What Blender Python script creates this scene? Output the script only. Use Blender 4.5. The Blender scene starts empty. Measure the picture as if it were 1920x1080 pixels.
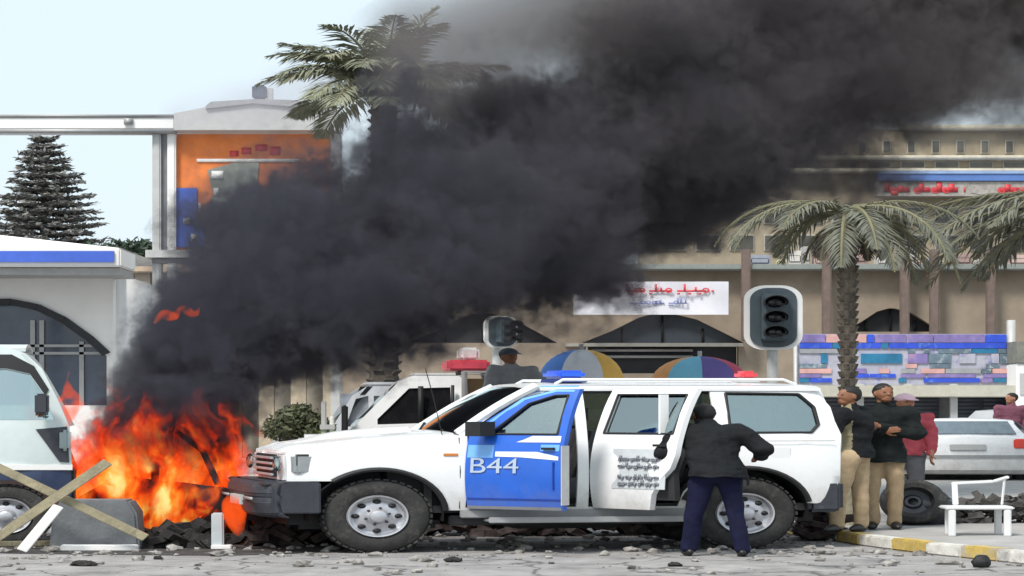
import bpy, bmesh, math, random
from mathutils import Vector, Matrix, noise
from mathutils.geometry import delaunay_2d_cdt
R = math.radians
random.seed(7)
# ------------------------------------------------------------------ camera, world, sun, exposure
SC = bpy.context.scene
COL = SC.collection
F, H, HY, KX = 4150.0, 1.67, 755.0, 1.5   # focal length in photo pixels, eye height, horizon row, width proportion of the place
cd = bpy.data.cameras.new('camera'); cam = bpy.data.objects.new('camera', cd); COL.objects.link(cam)
cam.location = (0, 0, H); cam.rotation_euler = (R(90), 0, 0)
cd.sensor_width = 36; cd.lens = F / 1920 * 36; cd.shift_y = (HY - 540) / 1920
cd.clip_end = 3000; cd.clip_start = 0.1
SC.camera = cam
w = bpy.data.worlds.new('World'); SC.world = w; w.use_nodes = True
nt = w.node_tree; nt.nodes.clear()
sky = nt.nodes.new('ShaderNodeTexSky'); sky.sky_type = 'NISHITA'; sky.sun_disc = False
SUN_EL, SUN_AZ = 52, -35          # azimuth from +Y behind us, towards the left
sky.sun_elevation = R(SUN_EL); sky.sun_rotation = R(180 - SUN_AZ)
sky.air_density = 1.0; sky.dust_density = 3.0
mx = nt.nodes.new('ShaderNodeMix'); mx.data_type = 'RGBA'; mx.inputs[0].default_value = 0.80
mx.inputs[7].default_value = (6.15, 7.1, 7.65, 1)      # cloud cover over the sky
bg = nt.nodes.new('ShaderNodeBackground'); bg.inputs[1].default_value = 0.1
wo = nt.nodes.new('ShaderNodeOutputWorld')
nt.links.new(sky.outputs[0], mx.inputs[6]); nt.links.new(mx.outputs[2], bg.inputs[0]); nt.links.new(bg.outputs[0], wo.inputs[0])
sd = bpy.data.lights.new('sun', 'SUN'); sd.energy = 2.3; sd.angle = R(14); sd.color = (1, .96, .9)
sun = bpy.data.objects.new('sun', sd); COL.objects.link(sun)
az = R(SUN_AZ)
sdir = Vector((math.sin(az) * math.cos(R(SUN_EL)), -math.cos(az) * math.cos(R(SUN_EL)), math.sin(R(SUN_EL))))
sun.rotation_euler = sdir.to_track_quat('Z', 'Y').to_euler()
SC.view_settings.view_transform = 'Standard'; SC.view_settings.look = 'None'
SC.view_settings.gamma = 1; SC.view_settings.use_curve_mapping = False
SC.view_settings.exposure = 0.6
SC.render.engine = 'CYCLES'
cy = SC.cycles
cy.use_denoising = True; cy.max_bounces = 6; cy.diffuse_bounces = 3; cy.glossy_bounces = 3
cy.transmission_bounces = 4; cy.transparent_max_bounces = 16; cy.volume_bounces = 1
cy.volume_max_steps = 256; cy.caustics_reflective = False; cy.caustics_refractive = False
cy.sample_clamp_indirect = 4

# ------------------------------------------------------------------ materials
def node(nt, t, **kw):
    n = nt.nodes.new(t)
    for k, v in kw.items(): setattr(n, k, v)
    return n
MATS = {}
def mat(name, col, rough=.6, metal=0, var=.12, scale=6, bump=0, bscale=40, spec=.5, col2=None, coat=0, cover=.5, dscale=1.0, emit=0, dust=0, crack=0):
    """Procedural paint / cloth / stone: base colour broken by two octaves of noise, optional second colour in patches, optional bump."""
    if name in MATS: return MATS[name]
    m = bpy.data.materials.new(name); m.use_nodes = True; nt = m.node_tree
    b = nt.nodes['Principled BSDF']; L = nt.links.new
    tc = node(nt, 'ShaderNodeTexCoord')
    n1 = node(nt, 'ShaderNodeTexNoise'); n1.inputs['Scale'].default_value = scale; n1.inputs['Detail'].default_value = 6; n1.inputs['Roughness'].default_value = .65
    L(tc.outputs['Object'], n1.inputs['Vector'])
    r = node(nt, 'ShaderNodeValToRGB')
    c = Vector(col)
    lo = [max(0, x * (1 - var)) for x in c]; hi = [min(1, x * (1 + var)) for x in c]
    r.color_ramp.elements[0].position = .3; r.color_ramp.elements[0].color = (*lo, 1)
    r.color_ramp.elements[1].position = .7; r.color_ramp.elements[1].color = (*hi, 1)
    L(n1.outputs['Fac'], r.inputs[0])
    out = r.outputs[0]
    if col2 is not None:
        n2 = node(nt, 'ShaderNodeTexNoise'); n2.inputs['Scale'].default_value = dscale; n2.inputs['Detail'].default_value = 8; n2.inputs['Roughness'].default_value = .7
        L(tc.outputs['Object'], n2.inputs['Vector'])
        r2 = node(nt, 'ShaderNodeValToRGB'); r2.color_ramp.elements[0].position = cover; r2.color_ramp.elements[1].position = cover + .15
        r2.color_ramp.elements[0].color = (0, 0, 0, 1); r2.color_ramp.elements[1].color = (1, 1, 1, 1)
        L(n2.outputs['Fac'], r2.inputs[0])
        mm = node(nt, 'ShaderNodeMix', data_type='RGBA'); L(r2.outputs[0], mm.inputs[0]); L(out, mm.inputs[6]); mm.inputs[7].default_value = (*col2, 1)
        out = mm.outputs[2]
    if crack:     # wandering cracks and tar seams
        vw = node(nt, 'ShaderNodeTexNoise'); vw.inputs['Scale'].default_value = 1.3; vw.inputs['Detail'].default_value = 5; L(tc.outputs['Object'], vw.inputs['Vector'])
        va = node(nt, 'ShaderNodeVectorMath', operation='ADD'); L(tc.outputs['Object'], va.inputs[0]); L(vw.outputs['Color'], va.inputs[1])
        vo = node(nt, 'ShaderNodeTexVoronoi', feature='DISTANCE_TO_EDGE'); vo.inputs['Scale'].default_value = crack; L(va.outputs[0], vo.inputs['Vector'])
        vr = node(nt, 'ShaderNodeMapRange'); vr.inputs['From Min'].default_value = .004; vr.inputs['From Max'].default_value = .02; vr.inputs['To Min'].default_value = .8; vr.inputs['To Max'].default_value = 0; L(vo.outputs['Distance'], vr.inputs['Value'])
        m5 = node(nt, 'ShaderNodeMix', data_type='RGBA'); L(vr.outputs[0], m5.inputs[0]); L(out, m5.inputs[6]); m5.inputs[7].default_value = (.05, .048, .045, 1); out = m5.outputs[2]
    if dust:      # road dust thrown up on the lower panels, broken by noise
        sx = node(nt, 'ShaderNodeSeparateXYZ'); L(tc.outputs['Object'], sx.inputs[0])
        n4 = node(nt, 'ShaderNodeTexNoise'); n4.inputs['Scale'].default_value = 3.5; n4.inputs['Detail'].default_value = 9; n4.inputs['Roughness'].default_value = .75; L(tc.outputs['Object'], n4.inputs['Vector'])
        a1 = node(nt, 'ShaderNodeMath', operation='MULTIPLY_ADD'); a1.inputs[1].default_value = -1.1; a1.inputs[2].default_value = .62; L(sx.outputs['Z'], a1.inputs[0])
        a2 = node(nt, 'ShaderNodeMath', operation='ADD'); L(a1.outputs[0], a2.inputs[0]); L(n4.outputs['Fac'], a2.inputs[1])
        a3 = node(nt, 'ShaderNodeMapRange'); a3.inputs['From Min'].default_value = .28; a3.inputs['From Max'].default_value = .95; a3.inputs['To Max'].default_value = dust; L(a2.outputs[0], a3.inputs['Value'])
        m4 = node(nt, 'ShaderNodeMix', data_type='RGBA'); L(a3.outputs[0], m4.inputs[0]); L(out, m4.inputs[6]); m4.inputs[7].default_value = (.27, .235, .19, 1); out = m4.outputs[2]
    L(out, b.inputs['Base Color'])
    rr = node(nt, 'ShaderNodeMapRange'); rr.inputs['To Min'].default_value = max(0, rough - .08); rr.inputs['To Max'].default_value = min(1, rough + .08)
    L(n1.outputs['Fac'], rr.inputs['Value']); L(rr.outputs[0], b.inputs['Roughness'])
    b.inputs['Metallic'].default_value = metal; b.inputs['Specular IOR Level'].default_value = spec
    if coat: b.inputs['Coat Weight'].default_value = coat; b.inputs['Coat Roughness'].default_value = .08
    if bump:
        n3 = node(nt, 'ShaderNodeTexNoise'); n3.inputs['Scale'].default_value = bscale; n3.inputs['Detail'].default_value = 8
        L(tc.outputs['Object'], n3.inputs['Vector'])
        bp = node(nt, 'ShaderNodeBump'); bp.inputs['Strength'].default_value = bump; bp.inputs['Distance'].default_value = .02
        L(n3.outputs['Fac'], bp.inputs['Height']); L(bp.outputs[0], b.inputs['Normal'])
    if emit:
        L(out, b.inputs['Emission Color']); b.inputs['Emission Strength'].default_value = emit
    MATS[name] = m
    return m
def glass(name, tint, refl=.3, rough=.03):
    if name in MATS: return MATS[name]
    m = bpy.data.materials.new(name); m.use_nodes = True; nt = m.node_tree; nt.nodes.clear(); L = nt.links.new
    t = node(nt, 'ShaderNodeBsdfTransparent'); t.inputs[0].default_value = (*tint, 1)
    g = node(nt, 'ShaderNodeBsdfGlossy'); g.inputs['Color'].default_value = (.85, .97, .97, 1); g.inputs['Roughness'].default_value = rough
    lw = node(nt, 'ShaderNodeFresnel'); lw.inputs[0].default_value = 1.5
    ad = node(nt, 'ShaderNodeMath', operation='ADD'); ad.inputs[1].default_value = refl; ad.use_clamp = True
    L(lw.outputs[0], ad.inputs[0])
    mxs = node(nt, 'ShaderNodeMixShader'); L(ad.outputs[0], mxs.inputs[0]); L(t.outputs[0], mxs.inputs[1]); L(g.outputs[0], mxs.inputs[2])
    o = node(nt, 'ShaderNodeOutputMaterial'); L(mxs.outputs[0], o.inputs[0])
    MATS[name] = m; return m
WHITE = mat('white_car_paint', (.84, .84, .84), .28, var=.03, coat=.5, scale=2, col2=(.62, .60, .56), cover=.62, dscale=3, dust=.75)
BLUE = mat('blue_car_paint', (.012, .11, .56), .3, var=.12, coat=.4, scale=3, col2=(.02, .15, .6), cover=.6, dscale=2, dust=.45)
CYANP = mat('light_blue_paint', (.16, .42, .85), .3, var=.06, coat=.4)
PLAST = mat('dark_grey_plastic', (.035, .038, .048), .5, var=.25, scale=8, col2=(.09, .085, .085), cover=.58, dscale=4)
BLACK = mat('black_trim', (.010, .010, .011), .6, var=.3)
RUBBER = mat('tyre_rubber', (.030, .029, .028), .85, var=.35, scale=9, bump=.4, bscale=30, col2=(.085, .08, .075), cover=.52, dscale=5)
STEEL = mat('silver_steel', (.52, .52, .55), .38, metal=.55, var=.12, scale=12, col2=(.2, .18, .17), cover=.62, dscale=8)
SILVER = mat('aluminium_board', (.42, .42, .42), .45, metal=.4, var=.1)
SEATF = mat('car_seat_cloth', (.035, .035, .038), .9, var=.2)
GLASS = glass('vehicle_glass', (.50, .60, .58), .30)
GLASSR = glass('windscreen_glass', (.45, .55, .55), .42)
LENS = glass('lamp_glass', (.8, .82, .82), .25)

# ------------------------------------------------------------------ mesh helpers (local coordinates in metres, KX widens every body alike)
CUR = {'loc': Vector((0, 0, 0)), 'ang': 0.0}
class MB:
    def __init__(s): s.v = []; s.f = []; s.m = []; s.mi = 0
    def add(s, vs, fs):
        o = len(s.v); s.v += [Vector(p) for p in vs]; s.f += [tuple(i + o for i in f) for f in fs]; s.m += [s.mi] * len(fs); return s
    def box(s, x0, x1, y0, y1, z0, z1):
        return s.add([(x0, y0, z0), (x1, y0, z0), (x1, y1, z0), (x0, y1, z0), (x0, y0, z1), (x1, y0, z1), (x1, y1, z1), (x0, y1, z1)],
                     [(0, 3, 2, 1), (4, 5, 6, 7), (0, 1, 5, 4), (1, 2, 6, 5), (2, 3, 7, 6), (3, 0, 4, 7)])
    def obox(s, a, b, w, h):      # a beam from a to b, w wide, h high
        a, b = Vector(a), Vector(b); d = (b - a).normalized()
        up = Vector((0, 0, 1)) if abs(d.z) < .95 else Vector((0, 1, 0))
        sd = d.cross(up).normalized() * w / 2; u = sd.cross(d).normalized() * h / 2
        vs = [a - sd - u, a + sd - u, a + sd + u, a - sd + u, b - sd - u, b + sd - u, b + sd + u, b - sd + u]
        return s.add(vs, [(0, 1, 2, 3), (7, 6, 5, 4), (0, 4, 5, 1), (1, 5, 6, 2), (2, 6, 7, 3), (3, 7, 4, 0)])
    def tube(s, path, r, n=8, cap=True):
        path = [Vector(p) for p in path]; rs = r if isinstance(r, (list, tuple)) else [r] * len(path)
        rings = []; ref = None
        for i, p in enumerate(path):
            d = (path[min(i + 1, len(path) - 1)] - path[max(i - 1, 0)]).normalized()
            if ref is None: ref = Vector((0, 1, 0)) if abs(d.y) < .9 else Vector((1, 0, 0))
            a = (ref - d * ref.dot(d)).normalized(); ref = a; b = d.cross(a)
            rings.append([p + (a * math.cos(k * 2 * math.pi / n) + b * math.sin(k * 2 * math.pi / n)) * rs[i] for k in range(n)])
        vs = [q for g in rings for q in g]; fs = []
        for i in range(len(path) - 1):
            for k in range(n):
                fs.append((i * n + k, i * n + (k + 1) % n, (i + 1) * n + (k + 1) % n, (i + 1) * n + k))
        if cap: fs += [tuple(range(n))[::-1], tuple((len(path) - 1) * n + k for k in range(n))]
        return s.add(vs, fs)
    def lathe(s, prof, c=(0, 0, 0), axis='y', n=28, closed=False):   # prof = [(along axis, radius)]
        vs = []; fs = []; m = len(prof); c = Vector(c)
        for k in range(n):
            t = 2 * math.pi * k / n
            for h, r in prof:
                a, b = r * math.cos(t), r * math.sin(t)
                vs.append(c + (Vector((a, h, b)) if axis == 'y' else Vector((a, b, h)) if axis == 'z' else Vector((h, a, b))))
        for k in range(n):
            for i in range(m if closed else m - 1):
                j = (i + 1) % m; q = (k + 1) % n
                fs.append((k * m + i, k * m + j, q * m + j, q * m + i))
        return s.add(vs, fs)
    def ball(s, c, rx, ry, rz, nu=14, nv=9, fn=None):
        vs = []; fs = []; c = Vector(c)
        for j in range(nv + 1):
            ph = math.pi * j / nv
            for i in range(nu):
                t = 2 * math.pi * i / nu
                u = Vector((math.sin(ph) * math.cos(t), math.sin(ph) * math.sin(t), math.cos(ph)))
                k = fn(u) if fn else 1
                vs.append(c + Vector((u.x * rx, u.y * ry, u.z * rz)) * k)
        for j in range(nv):
            for i in range(nu):
                fs.append((j * nu + i, (j + 1) * nu + i, (j + 1) * nu + (i + 1) % nu, j * nu + (i + 1) % nu))
        return s.add(vs, fs)
    def grid(s, fn, nu, nv, thick=0, tdir=(0, 0, -1)):
        vs = [fn(i / nu, j / nv) for j in range(nv + 1) for i in range(nu + 1)]
        fs = [(j * (nu + 1) + i, j * (nu + 1) + i + 1, (j + 1) * (nu + 1) + i + 1, (j + 1) * (nu + 1) + i) for j in range(nv) for i in range(nu)]
        if thick:
            n0 = len(vs); td = Vector(tdir) * thick
            vs += [Vector(p) + td for p in vs]
            fs2 = [tuple(n0 + k for k in f[::-1]) for f in fs]
            rim = [i for i in range(nu + 1)] + [j * (nu + 1) + nu for j in range(1, nu and nv + 1)] + [nv * (nu + 1) + i for i in range(nu - 1, -1, -1)] + [j * (nu + 1) for j in range(nv - 1, 0, -1)]
            fr = [(rim[k], n0 + rim[k], n0 + rim[(k + 1) % len(rim)], rim[(k + 1) % len(rim)]) for k in range(len(rim))]
            fs = fs + fs2 + fr
        return s.add(vs, fs)
    def panel(s, outline, yf, holes=(), thick=.03, step=.09, axis='y'):
        """A sheet cut to an outline in (x,z), curved by yf(x,z), with window holes and real thickness."""
        loops = [list(outline)] + [list(h) for h in holes]
        pts = []; edges = []
        for lp in loops:
            dense = []
            for i in range(len(lp)):
                a, b = Vector(lp[i]), Vector(lp[(i + 1) % len(lp)])
                k = max(1, int((b - a).length / (step * 1.4)))
                dense += [a + (b - a) * (q / k) for q in range(k)]
            o = len(pts); pts += dense; edges += [(o + i, o + (i + 1) % len(dense)) for i in range(len(dense))]
        nb = len(pts)
        xs = [p[0] for p in outline]; zs = [p[1] for p in outline]
        gx = min(xs) + step * .5
        while gx < max(xs):
            gz = min(zs) + step * .5
            while gz < max(zs):
                if inpoly((gx, gz), outline) and not any(inpoly((gx, gz), h) for h in holes): pts.append(Vector((gx, gz)))
                gz += step
            gx += step
        vo, eo, fo, *_ = delaunay_2d_cdt([Vector((p[0], p[1])) for p in pts], edges, [], 0, 1e-5)
        tris = []
        for f in fo:
            c = (sum(vo[i][0] for i in f) / len(f), sum(vo[i][1] for i in f) / len(f))
            if inpoly(c, outline) and not any(inpoly(c, h) for h in holes): tris.append(tuple(f))
        cnt = {}
        for f in tris:
            for i in range(3):
                e = (f[i], f[(i + 1) % 3]); cnt[e] = 1
        n0 = len(vo)
        if axis == 'y':
            vs = [(p[0], yf(p[0], p[1]), p[1]) for p in vo] + [(p[0], yf(p[0], p[1]) + thick, p[1]) for p in vo]
        else:
            vs = [(yf(p[0], p[1]), p[0], p[1]) for p in vo] + [(yf(p[0], p[1]) + thick, p[0], p[1]) for p in vo]
        fs = list(tris) + [tuple(n0 + i for i in f[::-1]) for f in tris]
        for (a, b) in cnt:
            if (b, a) not in cnt: fs.append((b, a, n0 + a, n0 + b))
        return s.add(vs, fs)
    def prism(s, pts, y0, y1):
        n = len(pts)
        return s.add([(p[0], y0, p[1]) for p in pts] + [(p[0], y1, p[1]) for p in pts],
                     [tuple(range(n)), tuple(range(2 * n - 1, n - 1, -1))] + [(i, i + n, (i + 1) % n + n, (i + 1) % n) for i in range(n)])
    def xform(s, M, start=0):
        for i in range(start, len(s.v)): s.v[i] = M @ s.v[i]
        return s
    def wob(s, amp, sc, start=0, seed=0):
        for i in range(start, len(s.v)):
            s.v[i] = s.v[i] + noise.noise_vector(s.v[i] * sc + Vector((seed, seed * 2, 0))) * amp
        return s
    def build(s, name, m, parent=None, bevel=0, smooth=None, kind=None, label=None):
        me = bpy.data.meshes.new(name)
        Rm = Matrix.Rotation(CUR['ang'], 3, 'Z')
        me.from_pydata([tuple(p) for p in s.v], [], s.f)
        ms = m if isinstance(m, (list, tuple)) else [m]
        for q in ms: me.materials.append(q)
        if len(ms) > 1: me.polygons.foreach_set('material_index', s.m)
        bm = bmesh.new(); bm.from_mesh(me)
        if bevel:
            bmesh.ops.remove_doubles(bm, verts=bm.verts, dist=1e-5)
            es = [e for e in bm.edges if e.is_manifold and e.calc_face_angle(0) > R(32)]
            try: bmesh.ops.bevel(bm, geom=es, offset=bevel, segments=2, affect='EDGES', clamp_overlap=True)
            except Exception: pass
        bmesh.ops.recalc_face_normals(bm, faces=bm.faces)
        for v in bm.verts:
            p = Rm @ v.co; v.co = Vector((p.x * KX, p.y, p.z))
        if smooth is not False:
            lim = R(smooth or 38)
            for f in bm.faces: f.smooth = True
            for e in bm.edges:
                if len(e.link_faces) == 2 and e.calc_face_angle(0) > lim: e.smooth = False
        bm.to_mesh(me); bm.free()
        o = bpy.data.objects.new(name, me); COL.objects.link(o)
        if parent is not None: o.parent = parent
        else: o.location = CUR['loc']
        if kind: o['kind'] = kind
        if label: o['label'] = label
        return o
def inpoly(p, poly):
    x, y = p; c = False; n = len(poly); j = n - 1
    for i in range(n):
        xi, yi = poly[i]; xj, yj = poly[j]
        if (yi > y) != (yj > y) and x < (xj - xi) * (y - yi) / (yj - yi) + xi: c = not c
        j = i
    return c
def arc(cx, cz, r, a0, a1, n=14): return [(cx + r * math.cos(R(a0 + (a1 - a0) * i / n)), cz + r * math.sin(R(a0 + (a1 - a0) * i / n))) for i in range(n + 1)]
def zz(py, D): return H + (HY - py) * D / F
class TH:
    """A place to build at: photo column px at distance D. x()/z() turn photo columns and rows into local metres there."""
    def __init__(s, px, D, ang=0, z=0): s.px, s.D = px, D; CUR['loc'] = Vector(((px - 960) * D / F, D, z)); CUR['ang'] = R(ang); s.z0 = z
    def x(s, px): return (px - s.px) * s.D / F / KX
    def z(s, py): return zz(py, s.D) - s.z0
def tag(o, label, cat, group=None):
    o['label'] = label; o['category'] = cat
    if group: o['group'] = group
    return o
def thing(name, label, cat, group=None):
    o = bpy.data.objects.new(name, None); o.location = CUR['loc']; COL.objects.link(o); o.empty_display_size = .3
    return tag(o, label, cat, group)
def at(loc, ang=0): CUR['loc'] = Vector(loc); CUR['ang'] = R(ang)
def dup_tree(o, loc, parent=None, **props):
    c = o.copy(); COL.objects.link(c); c.parent = parent
    if parent is None: c.location = loc
    for k, v in props.items(): c[k] = v
    for ch in o.children: dup_tree(ch, None, c)
    return c
def text_mb(mb, s, size, place, bold=0.0):
    cu = bpy.data.curves.new('lettering', 'FONT'); cu.body = s; cu.size = size; cu.offset = bold; cu.align_x = 'CENTER'; cu.align_y = 'CENTER'
    o = bpy.data.objects.new('lettering', cu); COL.objects.link(o)
    me = o.evaluated_get(bpy.context.evaluated_depsgraph_get()).to_mesh()
    if me: mb.add([place(v.co.x, v.co.y) for v in me.vertices], [tuple(p.vertices) for p in me.polygons])
    bpy.data.objects.remove(o); bpy.data.curves.remove(cu)
# ------------------------------------------------------------------ ground, pavement, kerb
ASPH = mat('asphalt', (.30, .285, .275), .9, crack=.55, var=.3, scale=1.6, bump=.5, bscale=55, col2=(.15, .14, .14), cover=.53, dscale=.9)
PAVE = mat('pavement_concrete', (.36, .345, .33), .9, var=.18, scale=2, bump=.3, bscale=30, col2=(.25, .24, .235), cover=.55, dscale=.6)
at((0, 0, 0))
g = MB()
xs = [-700, -60, -25, -12, -6, 0, 6, 12, 25, 60, 700]; ys = [-30, 5, 15, 20, 24, 28, 34, 45, 70, 150, 1500]
vs = [(x / KX, y, 0) for y in ys for x in xs]
fs = [(j * 11 + i, j * 11 + i + 1, (j + 1) * 11 + i + 1, (j + 1) * 11 + i) for j in range(10) for i in range(10)]
g.add(vs, fs).build('road', ASPH, kind='structure')
KL = [(7.4, 19.0), (5.35, 22.7), (4.55, 24.4), (4.05, 25.9), (3.75, 27.4), (2.9, 29.4), (0.5, 30.6), (-4, 31.2), (-16, 32)]
p = MB()
top = [(x + .22, y + .02) for x, y in KL]
poly = [(x, y) for x, y in top] + [(-16, 64), (26, 64), (26, 19.0)]
m_ = [Vector((x / KX, y, 0.125)) for x, y in poly]
p.add([tuple(q) for q in m_] + [(q.x, q.y, 0.004) for q in m_], [tuple(range(len(m_)))] + [(i, (i + 1) % len(m_), (i + 1) % len(m_) + len(m_), i + len(m_)) for i in range(len(m_))])
pav = p.build('pavement', PAVE, smooth=False, kind='structure')
KY = mat('yellow_kerb_paint', (.50, .36, .10), .8, var=.25, scale=9, col2=(.40, .38, .34), cover=.5, dscale=4, bump=.3)
KW = mat('white_kerb_paint', (.62, .60, .55), .8, var=.2, scale=9, col2=(.36, .34, .32), cover=.52, dscale=4, bump=.3)
kd = []
for i in range(len(KL) - 1):
    a, b = Vector(KL[i]), Vector(KL[i + 1]); n = max(1, round((b - a).length / .75))
    for k in range(n): kd.append((a + (b - a) * (k + .012) / n, a + (b - a) * (k + .985) / n))
for i, (a, b) in enumerate(kd):
    nn = Vector(((b - a).y, -(b - a).x)).normalized() * .2 * (1 if True else 1)
    q = [a, b, b + Vector((.22, .02)), a + Vector((.22, .02))]
    jz = random.uniform(-.006, .008)
    mb = MB(); mb.add([(c.x / KX, c.y, 0) for c in q] + [(c.x / KX, c.y, .135 + jz) for c in q],
                      [(0, 1, 2, 3), (7, 6, 5, 4), (0, 4, 5, 1), (1, 5, 6, 2), (2, 6, 7, 3), (3, 7, 4, 0)])
    mb.build('kerb_stone', KY if i % 2 else KW, pav, bevel=.015)
# scorched ground round the fire
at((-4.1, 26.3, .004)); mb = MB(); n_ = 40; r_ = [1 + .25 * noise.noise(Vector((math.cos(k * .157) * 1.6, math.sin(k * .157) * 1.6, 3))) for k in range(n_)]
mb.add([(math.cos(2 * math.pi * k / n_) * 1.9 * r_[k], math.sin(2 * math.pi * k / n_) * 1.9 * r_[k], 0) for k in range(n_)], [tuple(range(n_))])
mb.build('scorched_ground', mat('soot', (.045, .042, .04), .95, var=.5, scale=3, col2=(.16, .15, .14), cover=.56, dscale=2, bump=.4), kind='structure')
# soot and litter on the road
at((0, 0, 0))
DEB = mat('road_rubble', (.30, .28, .26), .95, var=.5, scale=14, col2=(.06, .055, .05), cover=.5, dscale=2)
def chunk(mb, x, y, r, z=0, flat=.6):
    st = len(mb.v); mb.ball((x, y, z + r * flat * .6), r, r * .8, r * flat, 7, 5); mb.wob(r * .5, 1.4 / r, st, random.random() * 9)
mb = MB()
for i in range(1100):
    D = random.uniform(21.5, 29); px = random.uniform(-40, 1960)
    if random.random() < .6: D = random.uniform(24.0, 28)
    chunk(mb, (px - 960) * D / F / KX, D, random.choice([.006, .008, .01, .015, .02, .03, .045]) * random.uniform(.6, 1.4), .002)
mb.build('rubble', DEB, kind='stuff')
def rock(px, py, w_, h_, label, m=None):
    D = H * F / (py - HY); TH(px, D)
    mb = MB(); mb.ball((0, 0, h_ * .42), w_, w_ * .8, h_ * .6, 10, 7); mb.wob(w_ * .35, 2.2 / w_, 0, random.random() * 20)
    o = mb.build('broken_stone', m or DEB); tag(o, label, 'stone', 'stones thrown on the road'); return o
DARKD = mat('charred_scrap', (.022, .020, .019), .95, var=.6, scale=7, col2=(.12, .11, .10), cover=.6, dscale=4, bump=.6)
rock(160, 1061, .10, .055, 'dark stone on the road in front of the wooden trestle', DARKD)
rock(196, 1040, .05, .05, 'small grey stone on the road right of the dark one')
rock(297, 1049, .04, .035, 'tiny dark stone on the road below the flames', DARKD)
rock(790, 1052, .09, .06, 'grey stone on the road beneath the front wheel')
rock(850, 1054, .07, .05, 'dark flat stone next to the grey one by the front wheel', DARKD)
rock(705, 1043, .06, .045, 'pale stone against the front tyre')
rock(1265, 1062, .05, .04, 'lone dark stone on the road below the rear door', DARKD)
rock(1840, 1064, .07, .12, 'black upright lump standing at the yellow kerb', BLACK)
rock(1780, 1058, .10, .05, 'brown stone beside the yellow kerb')

# ------------------------------------------------------------------ left: white filling-station building
WALLW = mat('white_render', (.84, .83, .81), .85, var=.05, scale=1.2, bump=.15, bscale=25)
CREAM = mat('cream_render', (.60, .56, .48), .85, var=.1, scale=1.5)
SBLUE = mat('blue_sign_paint', (.06, .14, .62), .5, var=.1)
SGREEN = mat('green_sign_paint', (.05, .25, .10), .5, var=.1)
GREYM = mat('grey_metal', (.34, .34, .34), .5, metal=.3, var=.12)
DGLASS = mat('dark_window', (.035, .05, .085), .15, var=.4, scale=1.5, spec=.8)
DARK = mat('dark_opening', (.03, .032, .036), .8, var=.3, scale=3)
t = TH(100, 50); root = thing('station_building', 'white building with blue striped fascia and dark arched window at the left edge', 'building')
X, Z = t.x, t.z
arch_l = [(X(-330), Z(655)), (X(-230), Z(600)), (X(-120), Z(572)), (X(20), Z(570)), (X(70), Z(580)), (X(120), Z(604)), (X(170), Z(640)), (X(200), Z(668)), (X(200), Z(760)), (X(-330), Z(760))]
mb = MB(); mb.panel([(X(-500), 0), (X(212), 0), (X(212), Z(510)), (X(-500), Z(510))], lambda x, z: 0, [arch_l], thick=.35, step=.6); mb.build('wall', WALLW, root, smooth=False)
mb = MB(); mb.box(X(212) - .1, X(212), .36, 6, 0, Z(510)); mb.box(X(-500), X(-495), .36, 6, 0, Z(510)); mb.build('side_wall', WALLW, root)
mb = MB(); mb.panel([(p_[0] * 1.0, p_[1]) for p_ in arch_l], lambda x, z: .25, thick=.05, step=.6); win = mb.build('arched_window', DGLASS, root)
mb = MB()
for px in (-260, -180, -100, -30, 58, 75, 150): mb.box(X(px) - .035, X(px) + .035, .17, .245, Z(760), Z(600 if px < 100 else 640))
for py in (648, 662): mb.box(X(-330), X(195), .17, .245, Z(py) - .03, Z(py) + .03)
mb.build('window_frame', GREYM, win)
mb = MB(); a_ = arch_l[:8]
for q in range(7): mb.obox((a_[q][0], -.02, a_[q][1] + .05), (a_[q + 1][0], -.02, a_[q + 1][1] + .05), .1, .14)
mb.build('arch_trim', DARK, root)
mb = MB(); mb.box(X(-520), X(250), -1.6, .3, Z(508), Z(474)); mb.build('fascia', WALLW, root, bevel=.03)
mb = MB(); mb.box(X(-510), X(238), -1.66, -1.605, Z(500), Z(480)); mb.build('blue_stripe', SBLUE, root)
mb = MB(); mb.box(X(-520), X(246), -1.4, .3, Z(522), Z(509)); mb.build('soffit', GREYM, root)
mb = MB()
mb.add([(X(-520), -1.5, Z(474)), (X(250), -1.5, Z(474)), (X(-520), 5, Z(474)), (X(250), 5, Z(474)), (X(-520), 1.5, Z(405)), (X(-30), -.6, Z(440)), (X(-520), 3, Z(405)), (X(-30), 3, Z(440))],
       [(0, 1, 5, 4), (1, 3, 7, 5), (3, 2, 6, 7), (2, 0, 4, 6), (4, 5, 7, 6), (0, 2, 3, 1)]); mb.build('roof', WALLW, root, smooth=False)
mb = MB()
for k, wd in enumerate((24, 14)): mb.box(X(-14 + k * 27), X(-14 + wd + k * 27), -1.1, -1.0, Z(469 - k), Z(460))
mb.build('green_emblem', SGREEN, root)

# cream building with pillars between the station and the billboard
t = TH(320, 62); root = thing('cream_building', 'low cream building with square pillars beyond the flames', 'building'); X, Z = t.x, t.z
mb = MB(); mb.box(X(212), X(660), .9, 8, 0, Z(494)); mb.build('wall', CREAM, root)
mb = MB(); mb.box(X(210), X(660), -.3, .9, Z(512), Z(492)); mb.build('cornice', mat('sand_stone', (.62, .47, .33), .8, var=.15), root, bevel=.03)
PIL = mat('tan_pillar', (.50, .42, .31), .85, var=.12)
for px in (232, 268, 322, 382, 440, 500, 560, 620):
    mb = MB(); mb.box(X(px) - .14, X(px) + .14, -.1, .2, 0, Z(512)); mb.build('pillar', PIL, root)
for px in (292, 352, 411, 470, 530, 590):
    mb = MB(); mb.box(X(px) - .28, X(px) + .28, .82, .9, Z(640), Z(545)); mb.build('window', DARK, root)

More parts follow.
